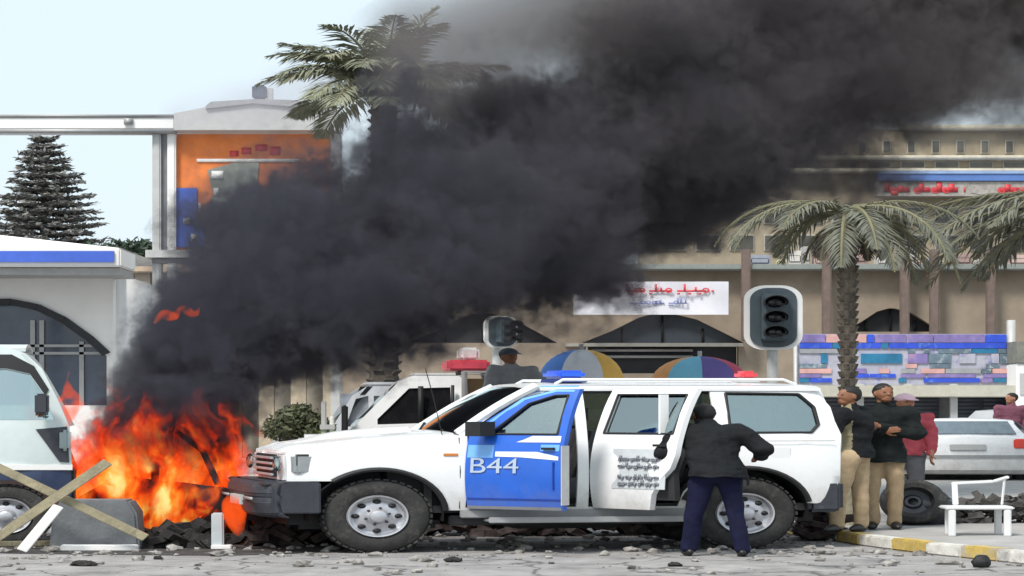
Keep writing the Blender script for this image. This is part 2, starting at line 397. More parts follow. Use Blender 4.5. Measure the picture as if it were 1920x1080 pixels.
# ------------------------------------------------------------------ billboard and gantry
ORANGE = mat('orange_poster', (.85, .22, .05), .6, var=.3, scale=.9, col2=(.9, .35, .08), cover=.5, dscale=.7)
RED = mat('red_paint', (.62, .05, .06), .5, var=.2)
GREYP = mat('grey_poster_figure', (.30, .32, .28), .6, var=.3, scale=1.5)
PALEG = mat('pale_grey_metal', (.50, .50, .49), .5, metal=.1, var=.08)
t = TH(300, 46); root = thing('billboard', 'large grey framed billboard with an orange and blue poster, half swallowed by smoke', 'billboard'); X, Z = t.x, t.z
mb = MB(); mb.box(X(330), X(636), .1, .16, Z(468), Z(250)); mb.build('poster', ORANGE, root)
mb = MB(); mb.prism([(X(330), Z(463)), (X(384), Z(463)), (X(384), Z(425)), (X(368), Z(408)), (X(368), Z(352)), (X(330), Z(352))], .06, .098); mb.build('blue_print', SBLUE, root, smooth=False)
mb = MB()
mb.box(X(372), X(376), .05, .059, Z(404), Z(380)); mb.box(X(343), X(356), .05, .059, Z(420), Z(408)); mb.box(X(357), X(369), .05, .059, Z(453), Z(438))
mb.box(X(388), X(404), .07, .098, Z(432), Z(417)); mb.box(X(368), X(560), .07, .098, Z(303), Z(297)); mb.box(X(396), X(418), .05, .069, Z(334), Z(320)); mb.box(X(400), X(410), .05, .069, Z(366), Z(352))
mb.build('white_print', WALLW, root)
mb = MB(); mb.prism([(X(386), Z(468)), (X(470), Z(468)), (X(485), Z(304)), (X(440), Z(304)), (X(388), Z(318)), (X(398), Z(360))], .07, .096); mb.build('grey_print', GREYP, root, smooth=False)
mb = MB()
for (a, b, c, d) in ((452, 470, 276, 288), (478, 500, 270, 282), (430, 446, 282, 292), (505, 525, 274, 290)): mb.box(X(a), X(b), .08, .099, Z(d), Z(c))
mb.build('red_print', RED, root)
for a, b in ((286, 302), (314, 330)):
    mb = MB(); mb.box(X(a), X(b), -.05, .3, Z(755), Z(250)); mb.build('post', PALEG if a == 286 else WALLW, root, bevel=.02)
mb = MB(); mb.box(X(302), X(314), .05, .2, Z(474), Z(250)); mb.build('web_plate', mat('mid_grey_metal', (.2, .2, .21), .5, metal=.3), root)
mb = MB(); mb.box(X(276), X(640), -.25, .4, Z(484), Z(470)); mb.build('catwalk', PALEG, root)
mb = MB(); mb.box(X(286), X(640), -.1, .35, Z(494), Z(485)); mb.build('lower_beam', mat('mid_grey_metal', (.2, .2, .21)), root)
mb = MB(); mb.box(X(620), X(640), -.05, .3, 0, Z(250)); mb.build('post', PALEG, root, bevel=.02)
mb = MB(); mb.box(X(-60), X(330), -.18, .22, Z(244), Z(222)); gb = mb.build('gantry_beam', WALLW, root, bevel=.02)
for a, b in ((218, 214.5), (249.5, 246)):
    pass
mb = MB(); mb.box(X(-60), X(330), -.21, .25, Z(221.8), Z(217)); mb.box(X(-60), X(330), -.21, .25, Z(251), Z(244.2)); mb.box(X(236), X(252), -.24, -.2, Z(236), Z(224)); mb.build('beam_flange', GREYM, gb)
mb = MB(); mb.box(X(-60), X(-44), -.12, .2, 0, Z(251)); mb.build('gantry_post', PALEG, root)
mb = MB(); mb.prism([(X(330), Z(247)), (X(330), Z(216)), (X(372), Z(208)), (X(420), Z(198)), (X(480), Z(194)), (X(560), Z(196)), (X(620), Z(208)), (X(640), Z(222)), (X(640), Z(247))], -.3, .5); mb.build('curved_hood', PALEG, root, smooth=False)
mb = MB(); mb.prism([(X(390), Z(203)), (X(400), Z(195)), (X(480), Z(190)), (X(560), Z(192)), (X(592), Z(202)), (X(592), Z(208)), (X(480), Z(198)), (X(390), Z(208))], -.36, -.3); mb.build('hood_edge', GREYM, root, smooth=False)
t = TH(492, 45.9); X, Z = t.x, t.z; CUR['loc'].z = Z(200)
root = thing('floodlight', 'small dark floodlight on a grey stand on top of the billboard hood', 'floodlight')
z0 = Z(200)
mb = MB(); mb.box(X(474), X(500), -.16, .14, Z(186) - z0, Z(161) - z0); mb.build('lamp_head', mat('dark_blue_lamp', (.03, .06, .10), .4), root, bevel=.03)
mb = MB(); mb.box(X(474), X(512), -.1, .1, Z(202) - z0, Z(187) - z0); mb.box(X(501), X(512), -.08, .08, Z(187) - z0, Z(166) - z0); mb.build('stand', PALEG, root)

# ------------------------------------------------------------------ right: arcade building, shops, upper block
SAND = mat('sand_plaster', (.31, .25, .19), .9, var=.22, scale=.8, col2=(.23, .185, .14), cover=.5, dscale=.35, bump=.2, bscale=12)
STONE = mat('pale_stone_trim', (.46, .43, .37), .85, var=.1)
BROWN = mat('brown_pilaster', (.17, .125, .105), .8, var=.2)
t = TH(1500, 62); root = thing('arcade_building', 'long sand coloured building with dark arched openings behind the police vehicle', 'building'); X, Z = t.x, t.z
def archo(cx, top, w_, base, flat):
    return [(X(cx - w_), Z(base)), (X(cx - w_ * .62), Z(base - (base - top) * .42)), (X(cx - w_ * .3), Z(base - (base - top) * .86)), (X(cx - w_ * flat), Z(top)), (X(cx + w_ * flat), Z(top)), (X(cx + w_ * .42), Z(base - (base - top) * .80)), (X(cx + w_ * .75), Z(base - (base - top) * .35)), (X(cx + w_), Z(base))]
A1 = archo(1243, 588, 152, 643, .12); A2 = archo(1672, 578, 92, 622, .06); A0 = archo(905, 588, 140, 643, .12)
R1 = [(X(1100), Z(700)), (X(1100), Z(650)), (X(1385), Z(650)), (X(1385), Z(700))]
mb = MB(); mb.panel([(X(640), 0), (X(2350), 0), (X(2350), Z(505)), (X(1050), Z(505)), (X(640), Z(505))], lambda x, z: 0, [A0, A1, A2, R1], thick=.5, step=.8); mb.build('wall', SAND, root, smooth=False)
for q, A in ((0, A0), (1, A1), (2, A2)):
    mb = MB(); mb.panel(A, lambda x, z: .3, thick=.05, step=.7); f_ = mb.build('arched_window', DARK if q != 1 else mat('slate_glass', (.045, .055, .07), .3, var=.3, scale=1), root)
    mb = MB(); cx = (A[0][0] + A[-1][0]) / 2; hw = A[-1][0] - cx
    for k in (-.5, 0, .5): mb.box(cx + k * hw - .02, cx + k * hw + .02, .24, .29, A[0][1], A[0][1] + (A[3][1] - A[0][1]) * (1 - abs(k)))
    mb.build('window_bar', BLACK, f_)
mb = MB(); mb.box(X(1060), X(1392), -.35, -.003, Z(650), Z(644)); mb.build('ledge', STONE, root)
mb = MB(); mb.box(X(1102), X(1383), .3, .34, Z(700), Z(650)); sh = mb.build('shop_opening', DARK, root)
mb = MB()
for py in (656, 668): mb.box(X(1110), X(1300), .1, .28, Z(py + 3), Z(py - 2))
mb.build('shelf', GREYM, sh)
mb = MB(); mb.box(X(640), X(2350), -.5, .6, Z(508), Z(497)); mb.build('parapet', mat('grey_green_trim', (.25, .27, .25), .8), root, bevel=.03)
mb = MB(); mb.box(X(640), X(2350), .5, 9, Z(504), Z(500)); mb.build('roof', GREYM, root)
for px in (1395, 1545, 1690, 1745, 1850, 2000):
    mb = MB(); mb.box(X(px) - .085, X(px) + .085, -.6, -.42, Z(640), Z(470)); mb.build('pilaster', BROWN, root, bevel=.02)
PALE = mat('pale_carton', (.62, .60, .55), .8, var=.2)
cl = [(.62, .58, .54), (.45, .42, .40), (.55, .40, .36), (.30, .32, .38), (.60, .56, .34), (.35, .24, .22)]
for i, (px, py, w_, h_) in enumerate([(1490, 496, 26, 30), (1512, 496, 14, 38), (1538, 496, 22, 22), (1425, 496, 40, 22), (1465, 496, 18, 14), (1612, 496, 30, 34), (1655, 496, 22, 20), (1705, 496, 26, 38), (1726, 500, 20, 12), (1752, 500, 26, 16), (1776, 500, 18, 10), (1806, 500, 30, 24), (1836, 500, 22, 14), (1870, 496, 26, 30), (1910, 496, 40, 22)]):
    t = TH(px, 63 - .05 * (i % 3)); CUR['loc'].z = t.z(500)
    mb = MB(); mb.box(-w_ / 2 * t.D / F / KX, w_ / 2 * t.D / F / KX, 0, .5, 0, h_ * t.D / F)
    n_s = len(mb.v); mb.box(-w_ / 2.4 * t.D / F / KX, w_ / 2.4 * t.D / F / KX, -.03, -.003, h_ * .3 * t.D / F, h_ * .7 * t.D / F)
    c_ = ['pale', 'grey', 'pinkish', 'slate', 'cream', 'brown'][i % 6]
    o = mb.build('rooftop_box', mat('box_' + c_, cl[i % 6], .7, var=.25, scale=3), bevel=.02)
    nb = ['above the traffic light', 'left of the palm trunk', 'right of the palm trunk', 'under the hanging palm fronds'][0 if px < 1480 else 1 if px < 1580 else 2 if px < 1740 else 3]
    sz = 'tall' if h_ > 28 else 'middling' if h_ > 18 else 'low'
    tag(o, f'{sz} {c_} box on the arcade parapet {nb}', 'box', 'boxes along the arcade roof')
# banner on the arcade wall
t = TH(1220, 60.9); root = thing('banner', 'white banner with a red and a blue line of writing above the dark arch', 'banner'); X, Z = t.x, t.z
mb = MB(); mb.grid(lambda u, v: (X(1075) + (X(1366) - X(1075)) * u, .03 * math.sin(u * 19) + .02 * math.sin(v * 5 + u * 7), Z(590) + (Z(528) - Z(590)) * v), 40, 6, thick=.02, tdir=(0, 1, 0)); cl_ = mb.build('cloth', mat('banner_cloth', (.72, .71, .76), .8, var=.04), root)
def scrawl(mb, x0, x1, z0, z1, y, wd=.03, seed=0):
    """unreadable joined script seen from far away: base stroke with risers, bowls and dots"""
    rg = random.Random(seed); x = x0; h = z1 - z0
    while x < x1:
        l = rg.uniform(.35, .8) * h * 2.2; e = min(x + l, x1)
        mb.box(x, e, y, y + .01, z0 + h * .25, z0 + h * .25 + wd)
        xx = x
        while xx < e - wd:
            k = rg.random()
            if k < .4: mb.box(xx, xx + wd * .8, y - .002, y + .012, z0 + h * .25, z0 + h * rg.uniform(.6, 1))
            elif k < .7: mb.lathe([(0, h * .12), (.01, h * .12), (.01, h * .22), (0, h * .22)], (xx + h * .15, y - .001, z0 + h * .38), 'y', 8, True)
            else: mb.box(xx, xx + wd, y - .003, y + .01, z0 + h * .02, z0 + h * .02 + wd)
            xx += rg.uniform(.18, .38) * h
        x = e + h * .3
mb = MB(); scrawl(mb, X(1130), X(1338), Z(553), Z(531), -.075, .05, 3); mb.build('red_writing', RED, cl_)
mb = MB(); scrawl(mb, X(1180), X(1288), Z(574), Z(557), -.075, .035, 5); mb.build('blue_writing', mat('faded_blue', (.25, .28, .5), .6), cl_)

# upper block behind
UP = mat('upper_block_plaster', (.33, .275, .195), .9, var=.15, scale=.6, col2=(.26, .21, .15), cover=.55, dscale=.3)
t = TH(1800, 95); root = thing('upper_block', 'pale multi-storey building with window rows above the palm crown', 'building'); X, Z = t.x, t.z
mb = MB(); mb.box(X(1230), X(2900), 0, 14, 0, Z(243)); mb.build('wall', UP, root)
mb = MB(); mb.box(X(1690), X(2900), -.4, .5, Z(246), Z(236)); mb.box(X(1225), X(2900), -.4, .5, Z(301), Z(293)); mb.box(X(1225), X(2900), -.5, .5, Z(326), Z(318)); mb.build('cornice', mat('pale_stone_trim2', (.52, .48, .38), .85), root)
for r_, (pa, pb) in enumerate(((263, 288), (303, 316), (388, 420), (440, 470))):
    for k, px in enumerate(range(1240, 2800, 46 if r_ == 0 else 64)):
        wd = 16 if r_ == 0 else 46
        mb = MB(); mb.box(X(px), X(px + wd), -.06, -.003, Z(pb), Z(pa)); fw = mb.build('window', STONE, root)
        mb = MB(); mb.box(X(px + 2), X(px + wd - 2), -.1, -.063, Z(pb - 2), Z(pa + 2)); mb.build('pane', mat('olive_glass', (.09, .085, .07), .3, var=.6, scale=.7), fw)
mb = MB(); mb.box(X(1640), X(2900), -1.2, -.5, Z(344), Z(326)); sb = mb.build('sign_fascia', mat('fascia_blue', (.10, .20, .50), .5, var=.15, scale=1), root)
mb = MB(); mb.box(X(1640), X(2900), -1.25, -1.2, Z(331), Z(326.5)); mb.build('sign_edge', mat('pale_blue', (.3, .42, .65), .5), sb)
mb = MB(); mb.box(X(1636), X(2900), -1.1, -.4, Z(372), Z(345)); sc_ = mb.build('shop_sign', mat('sign_ground', (.36, .33, .30), .7, var=.3), root)
mb = MB()
for a, b in ((1650, 1700), (1706, 1735), (1738, 1800), (1862, 1900), (1902, 1960), (1990, 2080)): scrawl(mb, X(a), X(b), Z(371), Z(346), -1.13, .2, a)
mb.build('red_lettering', RED, sc_)

# low shop row: picture board, canopies, shutters
BOARDS = [mat('print_lilac', (.22, .17, .40), .6, var=.3, scale=3, col2=(.4, .24, .34), cover=.55, dscale=3), mat('print_teal', (.02, .17, .32), .5, var=.3, scale=3), mat('print_pale', (.42, .42, .50), .6, var=.15, scale=3, col2=(.22, .22, .42), cover=.54, dscale=4), mat('print_blue', (.03, .08, .58), .5, var=.2, scale=3, col2=(.10, .24, .55), cover=.55, dscale=4), mat('print_pink', (.62, .36, .34), .6, var=.2, scale=3), mat('print_slate', (.12, .17, .22), .6, var=.3, scale=3, col2=(.4, .46, .5), cover=.52, dscale=5), mat('print_grey', (.32, .33, .35), .6, var=.2, scale=3)]
t = TH(1700, 56); root = thing('shop_row', 'low row of shops with a wide blue and lilac picture board over grey shutters', 'shops'); X, Z = t.x, t.z
mb = MB(); mb.box(X(1496), X(1892), .1, .4, Z(722), Z(626)); bd = mb.build('picture_board', BOARDS[2], root)
rg = random.Random(4)
rows = [(627, 642, [(1500, 1548, 0), (1550, 1575, 4), (1600, 1625, 4), (1627, 1640, 3), (1642, 1700, 0), (1704, 1750, 0), (1752, 1848, 0), (1850, 1888, 3)]),
        (643, 653, [(1500, 1560, 3), (1562, 1598, 1), (1600, 1652, 3), (1654, 1666, 1), (1668, 1888, 3)]),
        (654, 662, [(1500, 1575, 6), (1704, 1716, 5), (1732, 1744, 5), (1760, 1822, 5), (1824, 1870, 1), (1872, 1888, 5)]),
        (663, 681, [(1540, 1552, 1), (1615, 1692, 1), (1704, 1740, 0), (1742, 1784, 5), (1800, 1830, 2), (1860, 1874, 2), (1876, 1889, 5)]),
        (682, 690, [(1500, 1550, 5), (1700, 1720, 4), (1745, 1783, 5), (1850, 1874, 5)]),
        (691, 700, [(1500, 1560, 4), (1600, 1625, 0), (1650, 1668, 4), (1692, 1716, 6), (1728, 1772, 4), (1774, 1840, 6), (1842, 1860, 5), (1862, 1889, 4)]),
        (701, 708, [(1500, 1540, 0), (1604, 1630, 3), (1632, 1680, 3), (1690, 1735, 0), (1740, 1830, 0), (1845, 1889, 0)]),
        (709, 717, [(1500, 1518, 1), (1520, 1560, 3), (1686, 1700, 1), (1733, 1838, 3), (1840, 1862, 0), (1864, 1888, 1)])]
for a, b, cells in rows:
    for (p0, p1, mi) in cells:
        mb = MB(); mb.box(X(p0), X(p1), .06, .098, Z(b), Z(a)); mb.build('picture_panel', BOARDS[mi], bd)
mb = MB(); mb.box(X(1892), X(1904), 0, .3, 0, Z(600)); mb.box(X(1490), X(1495), 0, .3, 0, Z(640)); mb.build('post', PALEG, root)
mb = MB(); mb.box(X(1490), X(2300), -.9, .6, Z(745), Z(723)); mb.build('canopy', mat('canopy_cream', (.50, .48, .40), .7, var=.1), root, bevel=.02)
mb = MB(); mb.box(X(1490), X(2300), .6, .8, 0, Z(745)); mb.build('wall', mat('grey_block', (.22, .22, .22), .8, var=.15), root)
SHUT = mat('slate_shutter', (.10, .11, .14), .5, var=.15)
for (a, b) in ((1530, 1600), (1612, 1690), (1700, 1768), (1800, 1848), (1852, 1890), (1910, 2000)):
    mb = MB()
    mb.box(X(a), X(b), .56, .59, 0, Z(750)); rs_ = mb.build('roller_shutter', SHUT, root)
    mb = MB(); z = 0
    while z < Z(752): mb.box(X(a), X(b), .5, .557, z, z + .085); z += .1
    mb.build('shutter_slat', SHUT, rs_)
for px in (1780, 1606, 1695):
    mb = MB(); mb.box(X(px) - .06, X(px) + .06, -.6, -.45, 0, Z(720)); mb.build('canopy_post', PALEG, root)
t = TH(1925, 55); root = thing('white_kiosk', 'tall white kiosk at the right edge beyond the picture board', 'kiosk'); X, Z = t.x, t.z
mb = MB(); mb.box(X(1906), X(2010), 0, 1.2, 0, Z(681)); mb.build('cabinet', WALLW, root, bevel=.03)
mb = MB(); mb.box(X(1906), X(2012), -.05, 1.25, Z(680), Z(640)); mb.build('top_box', mat('olive_grey', (.2, .2, .17), .8, var=.3), root)
mb = MB(); mb.box(X(1912), X(2000), -.03, -.003, Z(740), Z(700)); mb.build('hatch', PALEG, root)

# ------------------------------------------------------------------ traffic lights
LAMPD = mat('signal_lens', (.012, .012, .02), .15, var=.4)
SLATE = mat('slate_backboard', (.06, .085, .10), .5, var=.15)
def signal(px, D, x0, x1, y0, y1, label, ang=0):
    t = TH(px, D, ang); root = thing('traffic_light', label, 'traffic light', 'traffic lights at the junction'); X, Z = t.x, t.z
    hw = (x1 - x0) / 2 * D / F / KX; cz = Z((y0 + y1) / 2); hh = (y1 - y0) / 2 * D / F
    def rr(a, b, r):
        return [(-a + r * (1 - math.cos(R(q))) , b - r * (1 - math.sin(R(q)))) for q in range(0, 91, 15)] + [(a - r * (1 - math.cos(R(q))), b - r * (1 - math.sin(R(q)))) for q in range(90, -1, -15)] + [(a - r * (1 - math.cos(R(q))), -b + r * (1 - math.sin(R(q)))) for q in range(0, 91, 15)] + [(-a + r * (1 - math.cos(R(q))), -b + r * (1 - math.sin(R(q)))) for q in range(90, -1, -15)]
    r = hw * .72
    mb = MB(); mb.prism([(x, z + cz) for x, z in rr(hw, hh, r)], .0, .05); mb.build('white_border', WALLW, root)
    mb = MB(); mb.prism([(x, z + cz) for x, z in rr(hw * .80, hh * .92, r * .85)], -.03, -.002); mb.build('backboard', SLATE, root)
    mb = MB(); mb.box(-hw * .45, hw * .45, -.22, -.031, cz - hh * .72, cz + hh * .72); hd = mb.build('signal_head', SLATE, root, bevel=.02)
    for k in (1, 0, -1):
        c = (0, -.24, cz + k * hh * .46)
        mb = MB(); mb.ball(c, hw * .33, .03, hh * .17); mb.build('lens', LAMPD, hd)
        mb = MB(); n = 12; pts = []
        mb.grid(lambda u, v: (math.cos(R(200 - 220 * u)) * hw * .40, -.22 - .2 * v, c[2] + math.sin(R(200 - 220 * u)) * hh * .2), 12, 2, thick=.012); mb.build('visor', BLACK, hd)
    mb = MB(); mb.tube([(0, .12, 0), (0, .12, cz + hh * .6)], .055, 12); mb.build('pole', PALEG, root)
signal(1450, 32, 1396, 1506, 535, 656, 'traffic light with a white bordered dark board behind the police vehicle')
signal(940, 38, 905, 972, 592, 652, 'smaller traffic light showing through the smoke above the white pickup', 25)

# ------------------------------------------------------------------ parasols in striped colours
def parasol(px, D, x0, x1, ytop, yrim, cols, label):
    t = TH(px, D); root = thing('parasol', label, 'parasol', 'striped parasols beyond the police vehicle'); X, Z = t.x, t.z
    r = (x1 - x0) / 2 * D / F / KX; ht = Z(ytop) - Z(yrim)
    n = len(cols)
    for k in range(n):
        a0, a1 = 180 + 180 * k / n * 1.0, 180 + 180 * (k + 1) / n
        for (s0, s1, cc) in ((a0, a1, cols[k]), (360 - a0 if False else a0 - 180, a1 - 180, cols[n - 1 - k])):
            mb = MB(); mb.grid(lambda u, v: (r * math.sin(v * R(90)) * math.cos(R(s0 + (s1 - s0) * u)), r * math.sin(v * R(90)) * math.sin(R(s0 + (s1 - s0) * u)), Z(yrim) + ht * math.cos(v * R(90)) - .03 * math.sin(u * math.pi) * v), 5, 8, thick=.01); mb.build('canopy_panel', cc, root)
    mb = MB(); mb.tube([(0, 0, 0), (0, 0, Z(ytop) + .08)], .022, 8); mb.build('pole', PALEG, root)
    mb = MB(); mb.ball((0, 0, .1), .22, .22, .12, 12, 6); mb.build('base', CREAM, root)
PO = mat('parasol_orange', (.80, .38, .14), .8, var=.1); PC = mat('parasol_cyan', (.22, .58, .78), .8, var=.06); PP = mat('parasol_purple', (.16, .12, .38), .8, var=.1); PR = mat('parasol_red', (.52, .07, .13), .8, var=.1); PW = mat('parasol_white', (.74, .74, .78), .8, var=.05); PB = mat('parasol_blue', (.10, .26, .68), .8, var=.08); PY = mat('parasol_yellow', (.80, .46, .10), .8, var=.08)
parasol(1090, 33, 1010, 1168, 655, 712, [PB, PW, PY], 'blue, white and orange parasol over the front of the police vehicle roof')
parasol(1312, 33.5, 1222, 1402, 668, 714, [PO, PC, PP, PR], 'orange, light blue, purple and red parasol left of the traffic light')
# ------------------------------------------------------------------ vehicles
def wheel(parent, c, r, wd, rim, holes=8, label=None, rimr=.54, tmat=None):
    """c = centre of the outer face; wheel axis along y."""
    mb = MB(); w2 = wd
    mb.lathe([(0.03, r * rimr), (0, r * (rimr + .08)), (-.006, r * .74), (-.004, r * .80), (.012, r * .93), (.04, r * .985), (w2 * .5, r), (w2 - .04, r * .985), (w2 - .01, r * .9), (w2, r * .6)], c, 'y', 48)
    for k in range(40):
        a = 2 * math.pi * k / 40
        for yy, off in ((.03, 0), (w2 * .55, math.pi / 40)):
            A = Matrix.Translation(Vector(c)) @ Matrix.Rotation(-(a + off), 4, 'Y')
            st = len(mb.v); mb.box(-.02, .02, yy - .02, yy + w2 * .36, r * .975, r * 1.015); mb.xform(A, st)
    ty = mb.build('tyre', tmat or RUBBER, parent, label=label)
    q = r * rimr
    mb = MB(); mb.lathe([(.02, q * 1.06), (-.012, q * 1.03), (-.008, q * .97), (.05, q * .92), (.06, q * .80), (.035, q * .62), (.03, q * .42), (.0, q * .34), (-.012, q * .30), (-.03, q * .28), (-.04, q * .18), (-.042, 0)], c, 'y', 40)
    rm = mb.build('rim', rim, ty)
    mb = MB()
    for k in range(holes):
        a = 2 * math.pi * k / holes
        mb.ball((c[0] + math.cos(a) * q * .72, c[1] + .045, c[2] + math.sin(a) * q * .72), q * .15, .025, q * .12, 10, 6)
    mb.build('rim_hole' if parent.name.startswith('police') else 'rim_dimple', BLACK, rm, kind=None if parent.name.startswith('police') else 'stuff')
    mb = MB()
    for k in range(6):
        a = 2 * math.pi * k / 6 + .3
        mb.lathe([(0, 0), (0, .012), (.03, .012)], (c[0] + math.cos(a) * q * .42, c[1] + .0, c[2] + math.sin(a) * q * .42), 'y', 6)
    if parent.name.startswith('police'): mb.build('wheel_nut', PLAST, rm)
    return ty

def yside(x, z, x0, x1, flare=.0):
    """Depth of the near body side: barrel below the belt, leaning in above it, rounded in plan at both ends."""
    y = .05 * ((z - .85) / .45) ** 2 if z < 1.27 else .05 * (.42 / .45) ** 2 + (z - 1.27) * .24 + max(0, z - 1.27) ** 3 * .3
    f = max(0, (x0 + .45) - x); y += f * f * .75
    f = max(0, x - (x1 - .35)); y += f * f * .7
    return y
# ---- police four-wheel drive: x runs from the front wheel (0) to the rear (+), y away from us
t = TH(710, 24.5, 12.7)
suv = thing('police_vehicle', 'white and blue police four-wheel drive with both near doors open in front of the smoke', 'police car')
WB = 2.83; XE = 3.60; XF = -.66
def ys(x, z): return yside(x, z, XF, XE)
def mirror(pts): return pts
BW = 1.90
fr = [(XF, .80)] + [(XF, 1.13), (-.50, 1.20), (-.1, 1.275), (.3, 1.30), (.63, 1.305), (.63, .47), (.50, .47)] + arc(0, .42, .50, 6, 130, 14)
mb = MB(); mb.panel(fr, ys, thick=.03, step=.07); fen = mb.build('front_fender', WHITE, suv)
mb = MB(); mb.tube([(.615, ys(.6, .5) - .002, .49), (.615, ys(.6, .9) - .002, .9), (.615, ys(.6, 1.28) - .002, 1.28)], .004, 5); mb.build('panel_seam', BLACK, fen)
mb = MB(); mb.box(.49, .60, -.012, .002, 1.075, 1.105); mb.xform(Matrix.Translation((0, ys(.55, 1.09), 0))); mb.build('side_indicator', mat('amber_lens', (.65, .22, .05), .3), fen, bevel=.004)
# sill, pillars, roof rail, quarter panel as one body side
def body_side(far):
    fy = (lambda x, z: BW - ys(x, z) - .03) if far else ys
    mb = MB()
    ou = [(.63, .40), (2.35, .40), (2.36, .56)] + arc(WB, .42, .50, 163, 12, 14)[0:] + [(3.40, .52), (3.52, .56), (XE, .80), (XE + .01, 1.28), (3.56, 1.62), (3.46, 1.80), (3.36, 1.86), (1.30, 1.86), (1.05, 1.76), (.63, 1.40), (.60, 1.33), (.63, 1.30)]
    h_front = [(.66, .50), (1.51, .50), (1.52, 1.30), (1.52, 1.80), (1.34, 1.80), (1.08, 1.71), (.68, 1.34)]
    h_rear = [(1.60, .50), (2.30, .50), (2.34, .66), (2.45, .82), (2.56, .94), (2.60, 1.10), (2.60, 1.80), (1.60, 1.80)]
    h_q = [(2.72, 1.33), (3.36, 1.33), (3.43, 1.42), (3.41, 1.62), (3.30, 1.77), (2.72, 1.78)]
    if not far: mb.panel(ou, fy, [h_front, h_rear, h_q], thick=.03, step=.08)
    else:
        mb.panel(ou, fy, [[(.86, 1.33), (1.60, 1.33), (1.60, 1.77), (1.36, 1.76), (1.12, 1.67)], [(1.76, 1.33), (2.56, 1.33), (2.56, 1.78), (1.76, 1.78)], h_q], thick=.03, step=.1)
        mb.panel(fr, fy, thick=.03, step=.1)
    o = mb.build('body_side', WHITE, suv)
    mb = MB(); mb.panel([(2.70, 1.31), (3.37, 1.31), (3.45, 1.41), (3.43, 1.63), (3.31, 1.79), (2.70, 1.80)], lambda x, z: fy(x, z) + (.012 if not far else .008), thick=.008, step=.1); mb.build('quarter_window', GLASS, o)
    if far:
        mb = MB(); mb.panel([(.84, 1.32), (2.58, 1.32), (2.58, 1.79), (1.36, 1.78), (1.1, 1.68)], lambda x, z: fy(x, z) + .008, thick=.008, step=.1); mb.build('far_window', GLASS, o)
    return o
bs = body_side(False); body_side(True)
mb = MB(); mb.panel([(.70, 1.42), (1.05, 1.762), (1.30, 1.862), (1.58, 1.862), (1.58, 1.815), (1.32, 1.815), (1.07, 1.725), (.72, 1.385)], lambda x, z: ys(x, z) - .006, thick=.005, step=.2); mb.build('blue_roof_edge', CYANP, bs)
mb = MB()
gk = [(2.72, 1.33), (3.36, 1.33), (3.43, 1.42), (3.41, 1.62), (3.30, 1.77), (2.72, 1.78)]
for a, b in zip(gk, gk[1:] + gk[:1]): mb.tube([(a[0], ys(*a) - .004, a[1]), (b[0], ys(*b) - .004, b[1])], .014, 6)
mb.build('window_seal', BLACK, bs)
mb = MB(); mb.box(3.02, 3.10, ys(3.05, 1.5) + .16, ys(3.05, 1.5) + .2, 1.38, 1.72); mb.build('yellow_parcel', mat('pale_yellow_card', (.6, .55, .25), .7), bs)
mb = MB(); mb.box(3.16, 3.22, ys(3.05, 1.5) + .15, ys(3.05, 1.5) + .19, 1.36, 1.66); mb.box(2.74, 3.0, ys(3, 1.5) + .3, ys(3, 1.5) + .34, 1.34, 1.6); mb.build('white_parcel', PALE, bs)
# bonnet, front face, roof, windscreen
def hood(u, v):
    x = -.66 + 1.30 * u; y = .06 + 1.78 * v
    base = 1.13 + (.175 * (1 - (1 - u) ** 1.8)); s = math.sin(math.pi * v) ** .45
    ed = .22 * max(0, 1 - u * 2.5) * (abs(v - .5) * 2) ** 4
    return (x + ed, y, base + .055 * s - .05 * max(0, 1 - u * 9) ** 2)
mb = MB(); mb.grid(hood, 22, 16, .03); mb.build('bonnet', WHITE, suv)
mb = MB(); mb.grid(lambda u, v: (-.52 + .9 * u, .72 + .46 * v, hood((-.52 + .9 * u + .66) / 1.3, .5)[2] + .004 + .05 * math.sin(math.pi * v) * min(1, 3 * u)), 8, 8, .05); mb.build('bonnet_scoop', WHITE, suv)
mb = MB()
mb.box(XF - .02, XF + .08, .20, 1.70, .78, 1.12); fp = mb.build('front_panel', WHITE, suv, bevel=.03)
mb = MB(); mb.box(XF - .045, XF - .022, .50, 1.40, .84, 1.09); gr = mb.build('grille', BLACK, fp)
for k in range(4):
    mb = MB(); mb.box(XF - .075, XF - .046, .49, 1.41, .85 + k * .062, .878 + k * .062); mb.build('grille_slat', STEEL, gr, bevel=.006)
for y0, y1, yc in ((.07, .46, .26), (1.44, 1.83, 1.64)):
    mb = MB(); mb.box(XF - .055, XF + .20, y0, y1, .88, 1.10)
    for i in range(len(mb.v)):
        v = mb.v[i]
        if v.x < XF and abs(v.y - yc) > .1 and (v.y < .2 or v.y > 1.7): v.x += .10
    hl = mb.build('headlight', mat('headlamp_reflector', (.42, .44, .45), .2, metal=.6), fp, bevel=.025)
    mb = MB(); mb.ball((XF - .06, yc, .99), .03, .10, .085, 14, 8); mb.build('headlamp_bulb', LENS, hl)
mb = MB(); mb.box(-.60, -.47, ys(-.55, 1) - .012, ys(-.5, 1) + .02, .97, 1.10); mb.build('corner_lamp', mat('dark_lens', (.03, .035, .035), .2), fp, bevel=.01)
mb = MB()
def bump(u, v):
    y = -.06 + (BW + .12) * u; e = (abs(u - .5) * 2); x = -.90 + .14 * e ** 5
    pr = [(.40, .06), (.44, 0.0), (.58, -.02), (.60, .0), (.64, .0), (.66, -.02), (.76, -.01), (.80, .04)]
    z, dx = pr[min(7, int(v * 7 + .5))]
    return (x + dx, y, z)
mb.grid(bump, 24, 7, .05, (1, 0, 0))
